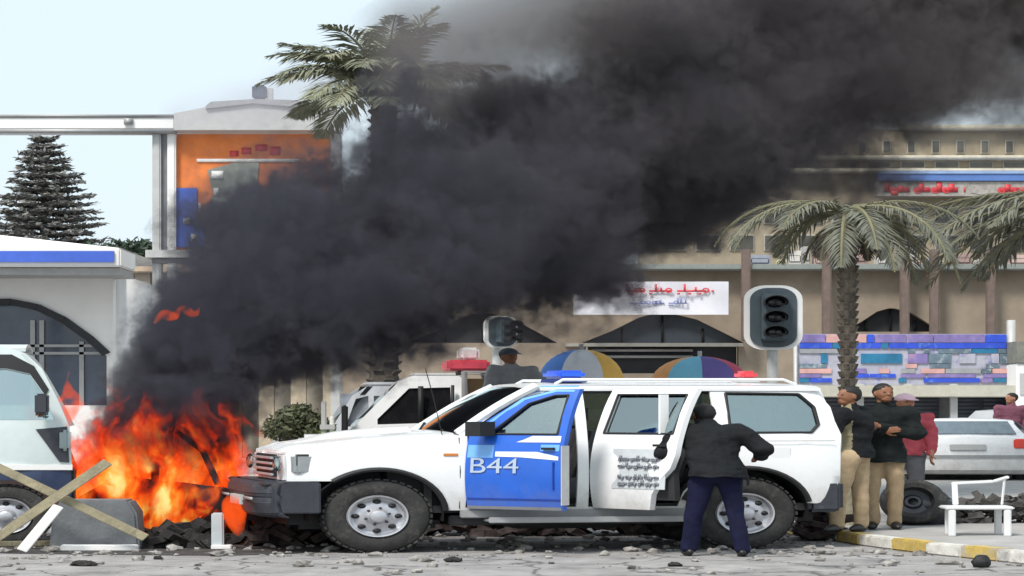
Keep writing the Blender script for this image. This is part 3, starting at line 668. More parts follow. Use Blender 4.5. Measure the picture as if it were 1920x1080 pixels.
mb.box(-.80, -.44, -.06, .02, .45, .79); mb.box(-.80, -.44, BW - .02, BW + .06, .45, .79); mb.box(-.86, -.5, 0.0, BW, .76, .80)
bp = mb.build('front_bumper', PLAST, suv, bevel=.012)
mb = MB(); mb.box(-.935, -.90, .68, 1.22, .52, .63); mb.build('number_plate', PALEG, bp, bevel=.004)
mb = MB(); mb.box(-.93, -.918, .12, .55, .595, .625); mb.box(-.93, -.918, 1.35, 1.78, .595, .625); mb.build('bumper_strip', GREYM, bp)
def roof(u, v):
    x = 1.18 + 2.30 * u; y = .20 + 1.50 * v
    return (x, y, 1.835 + .075 * (math.sin(math.pi * v) ** .5) * (1 - .35 * abs(2 * u - 1) ** 6))
mb = MB(); mb.grid(roof, 20, 14, .03); rf = mb.build('roof', WHITE, suv)
for yy in (.26, 1.62):
    mb = MB(); mb.tube([(1.4, yy, 1.88), (1.46, yy, 1.93), (3.2, yy, 1.935), (3.3, yy, 1.88)], .016, 8); mb.build('roof_rail', WHITE, rf)
def wsc(u, v):
    y = .07 + .10 * v + (1.76 - .20 * v) * u
    b = .10 * (1 - (2 * u - 1) ** 2)
    return (.60 + .62 * v - b, y, 1.315 + .53 * v + .03 * math.sin(math.pi * v))
mb = MB(); mb.grid(wsc, 14, 10, .012, (1, 0, 0)); ws = mb.build('windscreen', GLASSR, suv)
mb = MB()
for u in (0, 1): mb.tube([Vector(wsc(u, q / 6)) + Vector((.02, .03 * (1 - 2 * u), .01)) for q in range(7)], .045, 8)
mb.build('windscreen_pillar', mat('pillar_white', (.78, .80, .80), .3), suv)
mb = MB(); mb.tube([(.56, .4, 1.34), (.70, .9, 1.44)], .012, 6); mb.tube([(.52, 1.1, 1.34), (.66, 1.6, 1.43)], .012, 6); mb.build('wiper', BLACK, ws)
# tailgate
mb = MB(); mb.panel([(.16, .60), (1.74, .60), (1.78, 1.3), (1.60, 1.84), (.30, 1.84), (.12, 1.3)], lambda y, z: XE - .02 - max(0, z - 1.3) * .22, [[(.32, 1.34), (1.58, 1.34), (1.50, 1.74), (.40, 1.74)]], thick=.04, step=.15, axis='x'); tg = mb.build('tailgate', WHITE, suv)
mb = MB(); mb.panel([(.30, 1.32), (1.60, 1.32), (1.52, 1.76), (.38, 1.76)], lambda y, z: XE - .02 - max(0, z - 1.3) * .22 + .015, thick=.008, step=.2, axis='x'); mb.build('rear_window', GLASS, tg)
mb = MB(); mb.box(3.34, XE + .0, .05, .5, .42, .78); mb.box(XE - .1, XE + .04, .10, BW - .1, .43, .77); mb.box(3.38, XE + .02, BW - .06, BW + .02, .46, .74); mb.build('rear_bumper', PLAST, suv, bevel=.035)
for yy in (.06, 1.66):
    mb = MB(); mb.box(XE + .0, XE + .03, yy + .12, yy + .24, .95, 1.28); mb.build('tail_lamp', RED, suv, bevel=.01)
# cabin: floor, firewall, seats, dash, wheel
INT = mat('cabin_plastic', (.022, .022, .024), .8, var=.2)
mb = MB(); mb.box(.4, 3.50, .12, 1.78, .44, .52); mb.box(.36, .42, .1, 1.8, .45, 1.28); mb.box(.1, .5, .2, 1.7, .5, 1.2); mb.box(2.35, 3.5, .5, 1.4, .5, .9); mb.box(1.2, 3.4, .3, 1.6, 1.80, 1.83); mb.build('cabin_floor', INT, suv)
mb = MB(); mb.box(.45, .95, .16, 1.74, 1.02, 1.30); mb.build('dashboard', INT, suv, bevel=.04)
mb = MB(); n0 = len(mb.v); mb.lathe([(-.014, .18), (0, .166), (.014, .18), (0, .194)], (0, 0, 0), 'x', 22, True); mb.tube([(0, -.17, 0), (0, .17, 0)], .012, 6); mb.tube([(0, 0, 0), (0, 0, -.17)], .012, 6); mb.xform(Matrix.Translation((1.02, .52, 1.22)) @ Matrix.Rotation(R(-22), 4, 'Y')); mb.build('steering_wheel', BLACK, suv)
for (sx, sy) in ((1.42, .24), (1.42, 1.16), (2.25, .24), (2.25, 1.0)):
    mb = MB(); mb.box(sx - .38, sx + .08, sy, sy + .5, .62, .84); st = len(mb.v); mb.box(-.06, .08, sy + .01, sy + .49, 0, .62); mb.xform(Matrix.Translation((sx + .06, 0, .80)) @ Matrix.Rotation(R(14), 4, 'Y'), st)
    s_ = mb.build('seat', SEATF, suv, bevel=.04)
    mb = MB(); mb.box(sx + .18, sx + .27, sy + .12, sy + .38, 1.44, 1.64); mb.build('headrest', SEATF, s_, bevel=.03)
# doors
def yd(x, z): return ys(1.6, z) - .012      # door skin section (flat in plan)
def door(name, hx, ln, ang, outline, hole, paint, dress, zt=0):
    hinge = Vector((hx, ys(hx, .9) - .015, 0))
    M = Matrix.Translation(hinge) @ Matrix.Rotation(R(-ang), 4, 'Z') @ Matrix.Translation(-hinge)
    mb = MB(); mb.panel(outline, yd, [hole], thick=.05, step=.07)
    in_ = [(hx + .06, .60), (hx + ln - .06, .60), (hx + ln - .06, 1.24), (hx + .06, 1.24)]
    mb.xform(M); d = mb.build(name, paint, suv)
    mb = MB(); mb.panel(in_, lambda x, z: yd(x, z) + .052, thick=.05, step=.2); mb.xform(M); mb.build('door_card', INT, d)
    c = (sum(p[0] for p in hole) / len(hole), sum(p[1] for p in hole) / len(hole))
    mb = MB(); mb.panel([(c[0] + (p[0] - c[0]) * 1.03, c[1] + (p[1] - c[1]) * 1.05) for p in hole], lambda x, z: yd(x, z) + .022, thick=.007, step=.2); mb.xform(M); mb.build('window_glass', GLASS, d)
    mb = MB()
    for a, b in zip(hole, hole[1:] + hole[:1]): mb.tube([(a[0], yd(*a) - .003, a[1]), (b[0], yd(*b) - .003, b[1])], .011, 6)
    mb.xform(M); mb.build('window_seal', BLACK, d)
    for nm, m_, fn in dress:
        mb = MB(); fn(mb); mb.xform(M); mb.build(nm, m_, d)
    return d
def flat(mb, pts, off=.004, th=.004, step=.25): mb.panel(pts, lambda x, z: yd(x, z) - off, thick=th, step=step)
LETT = mat('faded_door_letters', (.42, .50, .60), .5, var=.1)
def letters(mb): text_mb(mb, 'B44', .30, lambda a, b: (.92 + a * 1.02, yd(1, .95 + b * .78) - .012, .965 + b * .80), .0)
def dframe(mb): pass
fo = [(.645, .49), (1.53, .49), (1.535, 1.30), (1.54, 1.82), (1.33, 1.815), (1.06, 1.725), (.66, 1.36), (.645, 1.3)]
fh = [(.84, 1.325), (1.46, 1.325), (1.46, 1.755), (1.34, 1.75), (1.13, 1.66)]
door('front_door', .645, .89, 50, fo, fh, BLUE, [
    ('white_band', WHITE, lambda mb: flat(mb, [(.92, 1.13), (1.30, 1.13), (1.50, 1.08), (1.50, 1.04), (1.16, 1.07), (.92, 1.075)])),
    ('white_sill_band', WHITE, lambda mb: flat(mb, [(1.10, 1.235), (1.50, 1.235), (1.50, 1.305), (1.24, 1.305), (1.16, 1.26)])),
    ('light_blue_band', CYANP, lambda mb: (flat(mb, [(.66, 1.06), (.90, 1.06), (.90, 1.20), (.66, 1.20)]), flat(mb, [(1.33, 1.14), (1.50, 1.14), (1.50, 1.21), (1.33, 1.21)]), flat(mb, [(.70, 1.36), (.78, 1.40), (1.08, 1.70), (1.34, 1.79), (1.50, 1.79), (1.50, 1.81), (1.32, 1.812), (1.05, 1.72)]))),
    ('lettering', LETT, letters),
    ('door_crease', mat('navy_line', (.006, .04, .30), .4), lambda mb: (mb.box(.66, 1.52, yd(1, .6) - .008, yd(1, .6) + .0, .60, .615), mb.box(1.46, 1.472, yd(1, .8) - .012, yd(1, .8), .72, 1.02))),
    ('sill_trim', mat('grey_trim', (.16, .16, .17), .6), lambda mb: mb.box(.65, 1.52, yd(1, .5) - .01, yd(1, .5) + .0, .492, .525)),
    ('door_handle', BLACK, lambda mb: mb.box(1.36, 1.47, yd(1, 1.1) - .03, yd(1, 1.1) - .004, 1.155, 1.18)),
    ('door_edge', mat('pale_door_edge', (.5, .5, .5), .5), lambda mb: mb.box(1.532, 1.540, yd(1, .9) - .002, yd(1, .9) + .09, .55, 1.20)),
    ('wing_mirror', BLACK, lambda mb: (mb.box(.78, .92, yd(1, 1.3) - .22, yd(1, 1.3) - .04, 1.30, 1.46), mb.box(.80, .86, yd(1, 1.3) - .06, yd(1, 1.3) + .01, 1.31, 1.36)))])
ro = [(1.60, .49), (2.27, .49), (2.32, .66), (2.43, .83), (2.54, .95), (2.585, 1.10), (2.585, 1.82), (1.60, 1.82)]
rh = [(1.70, 1.33), (2.51, 1.33), (2.51, 1.76), (1.70, 1.76)]
INKG = mat('grey_lettering', (.20, .21, .24), .6)
rg_ = random.Random(11)
def smallprint(mb):
    for q, z in enumerate((1.03, .95, .83, .76)): scrawl(mb, 1.95, 2.42, z - .01, z + .06, yd(1, z) - .014, .02, q + 2)
    return
    for z in (1.06, .99, .86, .79):
        x = 1.97
        while x < 2.40:
            w_ = rg_.uniform(.03, .085); mb.box(x, min(x + w_, 2.44), yd(1, z) - .010, yd(1, z) - .004, z, z + .042); x += w_ + .014
door('rear_door', 1.60, .98, 66, ro, rh, WHITE, [
    ('notice', mat('pale_grey_decal', (.55, .58, .60), .5), lambda mb: flat(mb, [(1.86, .72), (2.48, .72), (2.48, 1.16), (1.86, 1.16)])),
    ('small_print', INKG, smallprint),
    ('door_handle', BLACK, lambda mb: mb.box(2.36, 2.48, yd(1, 1.1) - .03, yd(1, 1.1) - .004, 1.19, 1.215)),
    ('window_divider', WHITE, lambda mb: mb.box(2.36, 2.38, yd(1, 1.5) - .06, yd(1, 1.5) + .02, 1.33, 1.76))])
mb = MB(); mb.box(3.02, 3.18, ys(3.1, 1.08) - .004, ys(3.1, 1.08) + .002, 1.02, 1.16); mb.build('fuel_flap', WHITE, bs, bevel=.003)
mb = MB(); pth = [(x, ys(x, 1.0) - .002, 1.235) for x in (2.63, 2.9, 3.2, 3.4, 3.55)]; mb.tube(pth, .004, 5); mb.build('body_crease', mat('seam_grey', (.3, .3, .3), .5), bs)
mb = MB(); mb.tube([(.50, .10, 1.30), (.42, .06, 1.75), (.36, .04, 2.05)], .004, 5); mb.build('aerial', BLACK, suv)
# wheels, wheel wells, chassis
for cx in (0, WB):
    wheel(suv, (cx, .03, .41), .41, .24, STEEL)
    wheel(suv, (cx, BW - .27, .41), .41, .24, STEEL)
    mb = MB(); n = 16
    mb.grid(lambda u, v: (cx + .50 * math.cos(R(-8 + 196 * u)), .035 + .45 * v, .42 + .50 * math.sin(R(-8 + 196 * u))), 18, 2, .02, (0, 0, .6)); mb.box(cx - .52, cx + .52, .46, .50, .25, .92)
    mb.grid(lambda u, v: (cx + .50 * math.cos(R(-8 + 196 * u)), BW - .035 - .45 * v, .42 + .50 * math.sin(R(-8 + 196 * u))), 18, 2, .02, (0, 0, .6)); mb.box(cx - .52, cx + .52, BW - .5, BW - .46, .25, .92)
    mb.build('wheel_well', BLACK, suv)
    mb = MB()
    lim = (6, 132) if cx == 0 else (14, 163)
    pth = [(x, ys(x, min(z, 1.2)) - .012, z) for x, z in arc(cx, .42, .512, *lim, 18)]; mb.tube(pth, .026, 6); mb.build('arch_flare', BLACK, suv)
mb = MB(); mb.box(.55, 2.3, .1, 1.8, .30, .41); mb.box(-.5, 3.5, .45, .60, .30, .45); mb.box(-.5, 3.5, 1.3, 1.45, .30, .45)
mb.tube([(0, .2, .36), (0, 1.7, .36)], .05, 8); mb.tube([(WB, .2, .38), (WB, 1.7, .38)], .06, 8); mb.ball((WB, 1.0, .38), .16, .15, .16); mb.ball((0, .8, .36), .14, .13, .13)
mb.tube([(.6, 1.0, .30), (2.8, 1.05, .30), (3.5, .5, .34)], .04, 8); mb.box(1.2, 2.0, .7, 1.2, .22, .33); mb.box(-.62, .3, .4, 1.5, .30, .46)
mb.build('chassis', BLACK, suv, bevel=.01)
mb = MB(); mb.box(.80, 2.36, -.15, .04, .345, .375); mb.box(.80, 2.36, -.16, -.13, .335, .40)
for k in range(4): mb.box(1.0 + k * .4, 1.05 + k * .4, .0, .14, .35, .44)
rb = mb.build('running_board', SILVER, suv, bevel=.008)
mb = MB(); mb.box(.62, 2.38, -.005, .05, .385, .475); mb.build('sill', mat('grey_sill', (.30, .30, .30), .5, var=.1), suv, bevel=.01)
# beacons
def beacon(x0, x1, y0, y1, z0, z1, m_, base, lbl):
    mb = MB(); mb.box(x0, x1, y0, y1, z0, z0 + (z1 - z0) * .3); b_ = mb.build('beacon_base', base, suv, bevel=.008)
    mb = MB(); mb.box(x0 + .01, x1 - .01, y0 + .01, y1 - .01, z0 + (z1 - z0) * .3, z1); mb.build('beacon_lens', m_, b_, bevel=.03, label=lbl)
beacon(1.46, 1.70, .45, 1.0, 1.90, 2.04, mat('blue_beacon', (.01, .10, .75), .15, coat=.5), mat('navy_plastic', (.01, .03, .18), .4), 'blue roof beacon')
beacon(2.96, 3.12, .6, .85, 1.90, 2.04, mat('red_beacon', (.70, .05, .07), .2, coat=.5), PALEG, 'red roof beacon')

# ---- generic far vehicles
def shell(parent, secs, m_, name='body', n=18, cap=True):
    """Loft of rounded sections: secs = [(x, halfwidth, zlow, zhigh, roundness)] along x."""
    mb = MB(); rings = []
    for (x, hw, z0, z1, r) in secs:
        cz, hz = (z0 + z1) / 2, (z1 - z0) / 2; ring = []
        for k in range(n):
            a = 2 * math.pi * (k + .5) / n; ca, sa = math.cos(a), math.sin(a)
            e = 2 / r; ring.append((x, hw * abs(ca) ** e * (1 if ca > 0 else -1), cz + hz * abs(sa) ** e * (1 if sa > 0 else -1)))
        rings.append(ring)
    vs = [p for g in rings for p in g]; fs = [(i * n + k, i * n + (k + 1) % n, (i + 1) * n + (k + 1) % n, (i + 1) * n + k) for i in range(len(rings) - 1) for k in range(n)]
    fs += [tuple(range(n)), tuple((len(rings) - 1) * n + k for k in range(n))[::-1]]
    mb.add(vs, fs); return mb.build(name, m_, parent, smooth=30)
# white pickup behind the bonnet, facing left
t = TH(720, 33, 4); pk = thing('white_pickup', 'white pickup with black windows and a red light bar, half hidden behind the police vehicle', 'pickup'); X, Z = t.x, t.z
yA = 0
sd_ = [(X(560), .45), (X(560), Z(838)), (X(640), Z(815)), (X(664), Z(800)), (X(748), Z(716)), (X(775), Z(704)), (X(862), Z(704)), (X(878), Z(716)), (X(884), .45)]
hole_ = [(X(708), Z(786)), (X(768), Z(728)), (X(846), Z(726)), (X(848), Z(792)), (X(708), Z(796))]
ysd = lambda x, z: max(0, z - 1.2) * .2
mb = MB(); mb.panel(sd_, ysd, [hole_], thick=.06, step=.2); mb.panel(sd_, lambda x, z: 1.7 - ysd(x, z), [hole_], thick=.06, step=.3); cab = mb.build('cab_side', WHITE, pk)
mb = MB()
mb.panel([(X(702), Z(798)), (X(766), Z(724)), (X(850), Z(722)), (X(852), Z(796))], lambda x, z: ysd(x, z) + .03, thick=.01, step=.3)
mb.panel([(X(702), Z(798)), (X(766), Z(724)), (X(850), Z(722)), (X(852), Z(796))], lambda x, z: 1.66 - ysd(x, z), thick=.01, step=.3); mb.build('side_window', mat('black_glass', (.012, .012, .014), .08, var=.3), cab)
mb = MB(); mb.box(X(784), X(794), .0, .04, Z(798), Z(724)); mb.box(X(846), X(852), -.01, .04, Z(798), Z(722)); mb.build('window_post', BLACK, cab)
mb = MB(); mb.box(X(775), X(862), .20, 1.50, Z(706), Z(699)); mb.build('roof', WHITE, pk, bevel=.03)
mb = MB(); mb.add([(X(664), .03, Z(800)), (X(664), 1.67, Z(800)), (X(748), 1.54, Z(718)), (X(748), .16, Z(718)), (X(760), .16, Z(718)), (X(760), 1.54, Z(718)), (X(676), 1.67, Z(800)), (X(676), .03, Z(800))], [(0, 1, 2, 3), (4, 5, 6, 7), (0, 3, 4, 7), (1, 6, 5, 2), (3, 2, 5, 4), (0, 7, 6, 1)]); mb.build('windscreen', GLASSR, pk, smooth=False)
mb = MB(); mb.box(X(560), X(672), .04, 1.66, .6, Z(815)); mb.build('bonnet', WHITE, pk, bevel=.06)
mb = MB(); mb.box(X(866), X(1030), .0, .06, .75, 1.25); mb.box(X(866), X(1030), 1.64, 1.7, .75, 1.25); mb.box(X(1024), X(1030), 0, 1.7, .75, 1.25); mb.box(X(866), X(1030), .06, 1.64, .72, .80); mb.build('load_bed', WHITE, pk)
mb = MB()
for yy in (.1, 1.6):
    mb.tube([(X(872), yy, .8), (X(872), yy, Z(698)), (X(924), yy, Z(698)), (X(960), yy, 1.2)], .03, 8)
mb.tube([(X(872), .1, Z(698)), (X(872), 1.6, Z(698))], .03, 8); mb.tube([(X(924), .1, Z(698)), (X(924), 1.6, Z(698))], .03, 8); mb.build('roll_bar', GREYM, pk)
mb = MB(); mb.box(X(840), X(922), .2, 1.4, Z(694), Z(674)); lb = mb.build('light_bar', mat('red_light_bar', (.72, .08, .12), .3, var=.2), pk, bevel=.03)
mb = MB(); mb.box(X(868), X(904), .4, 1.2, Z(673), Z(650)); mb.build('speaker_cover', WHITE, lb, bevel=.03)
mb = MB(); mb.box(X(640), X(652), -.2, -.04, Z(812), Z(760)); mb.box(X(652), X(660), -.08, 0.0, Z(800), Z(796)); mb.build('wing_mirror', BLACK, pk, bevel=.02)
for cx in (X(615), X(960)):
    wheel(pk, (cx, .02, .34), .34, .2, STEEL); wheel(pk, (cx, 1.48, .34), .34, .2, STEEL)
mb = MB(); mb.box(X(565), X(1020), .2, 1.5, .32, .62); mb.build('chassis', BLACK, pk)
# things in its load bed
t = TH(898, 33.7); CUR['loc'].z = .8; z0 = .8
X, Z = t.x, t.z
bx = MB(); bx.box(X(872), X(926), 0, .5, 0, Z(742) - z0 - .01); o = bx.build('wooden_crate', mat('crate_wood', (.20, .14, .09), .8, var=.3, bump=.3), bevel=.01); tag(o, 'brown wooden crate in the bed of the white pickup, under the cardboard box', 'crate')
CUR['loc'].z = Z(742); z0 = Z(742)
root = thing('cardboard_box', 'tan cardboard box with open flaps on the crate in the pickup bed', 'box')
mb = MB(); mb.box(X(872), X(924), 0, .45, 0, Z(710) - z0); mb.build('carton', mat('cardboard', (.48, .33, .17), .85, var=.2, scale=4, col2=(.55, .42, .26), cover=.5), root, bevel=.01)
mb = MB(); mb.obox((X(872), .22, Z(710) - z0), (X(866), .22, Z(703) - z0), .44, .012); mb.obox((X(924), .22, Z(710) - z0), (X(932), .22, Z(702) - z0), .44, .012); mb.build('flap', mat('cardboard_inner', (.36, .25, .14), .85), root)

# second vehicle: pale van front left of the pickup
t = TH(620, 37, 6); vn = thing('silver_van', 'pale grey van with upright window posts left of the white pickup', 'van'); X, Z = t.x, t.z
SV = mat('pale_grey_paint', (.50, .51, .53), .35, var=.06, coat=.3)
so = [(X(520), .4), (X(520), Z(830)), (X(560), Z(812)), (X(624), Z(800)), (X(662), Z(742)), (X(690), Z(724)), (X(980), Z(722)), (X(980), .4)]
h1 = [(X(648), Z(800)), (X(668), Z(748)), (X(692), Z(742)), (X(692), Z(800))]; h2 = [(X(702), Z(800)), (X(702), Z(742)), (X(730), Z(742)), (X(730), Z(800))]; h3 = [(X(742), Z(800)), (X(742), Z(742)), (X(800), Z(742)), (X(800), Z(800))]
mb = MB(); mb.panel(so, lambda x, z: max(0, z - 1.1) * .15, [h1, h2, h3], thick=.06, step=.3); mb.panel(so, lambda x, z: 1.6 - max(0, z - 1.1) * .15, thick=.06, step=.5); vs_ = mb.build('body_side', SV, vn)
mb = MB(); mb.box(X(640), X(805), .16, .18, Z(804), Z(738)); mb.build('side_window', mat('grey_reflecting_glass', (.25, .27, .30), .1, var=.3), vs_)
mb = MB(); mb.box(X(690), X(978), .15, 1.5, Z(724), Z(716)); mb.build('roof', SV, vn, bevel=.03)
mb = MB(); mb.add([(X(624), .05, Z(800)), (X(624), 1.6, Z(800)), (X(690), 1.5, Z(724)), (X(690), .12, Z(724)), (X(634), .05, Z(800)), (X(634), 1.6, Z(800)), (X(700), 1.5, Z(724)), (X(700), .12, Z(724))], [(0, 1, 2, 3), (7, 6, 5, 4), (0, 3, 7, 4), (1, 5, 6, 2)]); mb.build('windscreen', GLASSR, vn, smooth=False)
mb = MB(); mb.box(X(524), X(626), .05, 1.58, .5, Z(812)); mb.build('bonnet', SV, vn, bevel=.06)
for cx in (X(575), X(860)): wheel(vn, (cx, .0, .33), .33, .2, STEEL)

# white saloon seen from behind at the right, tail light red
t = TH(1815, 44, -6); sl = thing('white_saloon', 'white saloon seen from behind with a red tail lamp, parked right of the men', 'car'); X, Z = t.x, t.z
def sal(u, v): pass
prof = [(0, .02, .42), (0.0, 0.0, .80), (.04, .05, .98), (.5, .10, 1.06), (1.0, .14, 1.40), (1.5, .18, 1.50), (2.3, .18, 1.50), (3.0, .12, 1.10), (3.9, .04, 1.0), (4.2, .1, .6)]
hwid = .87
def lo(mb, pts, hw, z0):   # body lofted along y (length away from us)
    n = 12; vs = []
    for (y, inset, zt) in pts:
        h = hw - inset * 0
        top = hw - (.06 if zt < 1.15 else .22)
        vs += [(-h, y, z0), (-h - .0, y, min(zt, .75)), (-h + .03, y, min(zt, .95)), (-top, y, zt - .03), (-top * .6, y, zt), (0, y, zt + .015), (top * .6, y, zt), (top, y, zt - .03), (h - .03, y, min(zt, .95)), (h, y, min(zt, .75)), (h, y, z0), (0, y, z0)]
    fs = [(i * n + k, i * n + (k + 1) % n, (i + 1) * n + (k + 1) % n, (i + 1) * n + k) for i in range(len(pts) - 1) for k in range(n)]
    fs += [tuple(range(n)), tuple((len(pts) - 1) * n + k for k in range(n))[::-1]]
    mb.add(vs, fs)
mb = MB(); lo(mb, [(0, 0, .80), (.02, 0, .96), (.06, 0, 1.00), (.55, 0, 1.00), (.98, 0, 1.26), (1.3, 0, 1.33), (1.7, 0, 1.345), (2.1, 0, 1.32), (2.7, 0, 1.03), (3.8, 0, .98), (4.1, 0, .7)], hwid, .25); body = mb.build('body', WHITE, sl, smooth=50)
mb = MB(); mb.add([(-.66, .60, 1.03), (.66, .60, 1.03), (.56, .985, 1.275), (-.56, .985, 1.275), (-.66, .57, 1.05), (.66, .57, 1.05), (.56, .955, 1.295), (-.56, .955, 1.295)], [(0, 1, 2, 3), (7, 6, 5, 4), (0, 4, 5, 1), (1, 5, 6, 2), (2, 6, 7, 3), (3, 7, 4, 0)]); mb.build('rear_window', mat('sky_reflecting_glass', (.12, .16, .19), .06, var=.2, spec=1), sl, smooth=False)
for s_ in (-1, 1):
    mb = MB(); mb.box(*(sorted((s_ * .60, s_ * .875))), -.03, .16, .76, .95); mb.build('tail_lamp', mat('tail_red', (.85, .07, .04), .25, emit=0), sl, bevel=.02)
    mb = MB(); mb.add([(s_ * .875, .75, 1.02), (s_ * .875, 2.6, 1.02), (s_ * .70, 2.15, 1.28), (s_ * .70, 1.15, 1.28), (s_ * .85, .75, 1.02), (s_ * .85, 2.6, 1.02), (s_ * .68, 2.15, 1.28), (s_ * .68, 1.15, 1.28)], [(0, 1, 2, 3), (7, 6, 5, 4), (0, 4, 5, 1), (1, 5, 6, 2), (2, 6, 7, 3), (3, 7, 4, 0)]); mb.build('side_window', DGLASS, sl, smooth=False)
mb = MB(); mb.box(-.86, .86, -.10, .15, .28, .60); bpr = mb.build('rear_bumper', WHITE, sl, bevel=.05)
mb = MB(); mb.box(-.86, .86, -.112, -.10, .56, .63); mb.build('bumper_strip', GREYM, bpr)
mb = MB(); mb.box(-.24, .24, -.03, -.0, .72, .84); mb.build('number_plate', PALEG, sl, bevel=.01)
for s_ in (-.80, .62):
    for yy in (.75, 3.3):
        mb = MB(); mb.lathe([(0, 0), (0, .28), (.03, .31), (.15, .31), (.18, .28), (.18, 0)], (s_, yy, .31), 'x', 24); mb.build('wheel', RUBBER, sl)
# further pale car at the right edge
t = TH(1975, 52, 8); s2 = thing('distant_hatchback', 'pale hatchback roof at the right edge behind the white saloon', 'car')
mb = MB(); lo(mb, [(0, 0, .9), (.05, 0, 1.3), (.3, 0, 1.52), (2.3, 0, 1.50), (2.9, 0, 1.05), (3.6, 0, .95), (3.7, 0, .6)], .82, .25); mb.build('body', SV, s2, smooth=50)
mb = MB(); mb.box(-.6, .6, .06, .12, 1.05, 1.38); mb.build('rear_window', DGLASS, s2)
for s_ in (-.8, .64):
    for yy in (.6, 2.9):
        mb = MB(); mb.lathe([(0, 0), (0, .26), (.03, .29), (.15, .29), (.16, 0)], (s_, yy, .29), 'x', 20); mb.build('wheel', RUBBER, s2)

# ---- van at the left edge, facing right, white over dark blue
NAVY = mat('navy_van_paint', (.02, .035, .085), .35, var=.15, coat=.3)
TEAL = mat('pale_teal_paint', (.60, .67, .66), .35, var=.05, coat=.3)
t = TH(0, 25.5, 6); lv = thing('left_van', 'white van with dark blue lower half reflecting the flames, cut by the left edge', 'van'); lv.name = 'parked_van'; X, Z = t.x, t.z
vo_ = [(X(-420), .30), (X(-420), Z(655)), (X(-60), Z(646)), (X(10), Z(650)), (X(50), Z(664)), (X(84), Z(700)), (X(112), Z(752)), (X(128), Z(800)), (X(133), Z(880)), (X(133), .30)]
up = [p_ for p_ in vo_ if p_[1] > Z(879)]
upper = [(X(-420), Z(880)), (X(-420), Z(655)), (X(-60), Z(646)), (X(10), Z(650)), (X(46), Z(662)), (X(76), Z(690)), (X(108), Z(752)), (X(128), Z(800)), (X(133), Z(880))]
vh = [(X(-150), Z(788)), (X(-150), Z(696)), (X(10), Z(692)), (X(54), Z(702)), (X(84), Z(745)), (X(100), Z(788))]
yv = lambda x, z: max(0, z - 1.1) ** 1.5 * .12 + max(0, x - .05) ** 2 * .5
mb = MB(); mb.panel(upper, yv, [vh], thick=.05, step=.12); vb = mb.build('upper_body', TEAL, lv)
mb = MB(); mb.panel([(X(-420), .36)] + arc(X(10), .36, .42, 180, 0, 14) + [(X(133), .36), (X(134), Z(882)), (X(-420), Z(882))], yv, thick=.05, step=.15); mb.build('lower_body', NAVY, lv)
mb = MB(); mb.panel([(p_[0] * 1.0, p_[1]) for p_ in vh], lambda x, z: yv(x, z) + .02, thick=.01, step=.2); mb.build('side_window', GLASSR, lv)
mb = MB(); mb.panel([(X(-420), Z(878)), (X(-420), Z(870)), (X(134), Z(872)), (X(134), Z(882))], lambda x, z: yv(x, z) - .03, thick=.03, step=.3); mb.build('rubbing_strip', WALLW, lv)
mb = MB(); mb.grid(lambda u, v: (X(-420) + (X(46) - X(-420)) * u, .16 + 1.45 * v, Z(652) + .06 * math.sin(math.pi * v)), 4, 8, .04); mb.grid(lambda u, v: (X(46) + (X(128) - X(46)) * u - .0, .14 + 1.5 * v, Z(662) + (Z(800) - Z(662)) * u ** 1.2), 6, 6, .03, (-1, 0, 0)); mb.build('roof', TEAL, lv)
mb = MB(); mb.panel([(X(-420), Z(668)), (X(20), Z(664)), (X(62), Z(686)), (X(90), Z(730)), (X(84), Z(742)), (X(54), Z(700)), (X(10), Z(690)), (X(-420), Z(694))], lambda x, z: yv(x, z) - .012, thick=.012, step=.2); mb.build('window_surround', BLACK, lv)
mb = MB(); mb.box(X(128), X(138), .1, 1.6, .30, Z(880)); mb.build('front_bumper', BLACK, lv, bevel=.03)
mb = MB(); mb.box(X(110), X(131), .02, .26, Z(846), Z(806)); mb.build('headlight', LENS, lv, bevel=.03)
mb = MB(); mb.panel([(X(66), Z(805)), (X(124), Z(800)), (X(128), Z(868)), (X(110), Z(866))], lambda x, z: yv(x, z) - .02, thick=.02, step=.2); mb.build('black_panel', PLAST, lv)
mb = MB(); mb.box(X(66), X(92), -.20, -.03, Z(776), Z(738)); mb.box(X(80), X(90), -.08, .1, Z(784), Z(777)); mb.build('wing_mirror', PLAST, lv, bevel=.02)
mb = MB(); mb.box(X(-420), X(120), .3, 1.5, .30, .42); mb.box(X(-300), X(60), .35, .45, .4, 1.5) if False else None; mb.build('floor_pan', BLACK, lv)
mb = MB(); mb.panel([(X(-420), .36), (X(133), .36), (X(133), Z(880)), (X(46), Z(662)), (X(-420), Z(655))], lambda x, z: 1.7 - yv(x, z), [vh], thick=.05, step=.4); mb.build('far_side', TEAL, lv)
mb = MB()
for sx in (-40, -150): mb.box(X(sx), X(sx + 22), .4, .9, .6, 1.55)
mb.build('seat', SEATF, lv, bevel=.04)
wheel(lv, (X(10), .04, .36), .36, .22, STEEL); wheel(lv, (X(-330), .04, .36), .36, .22, STEEL)
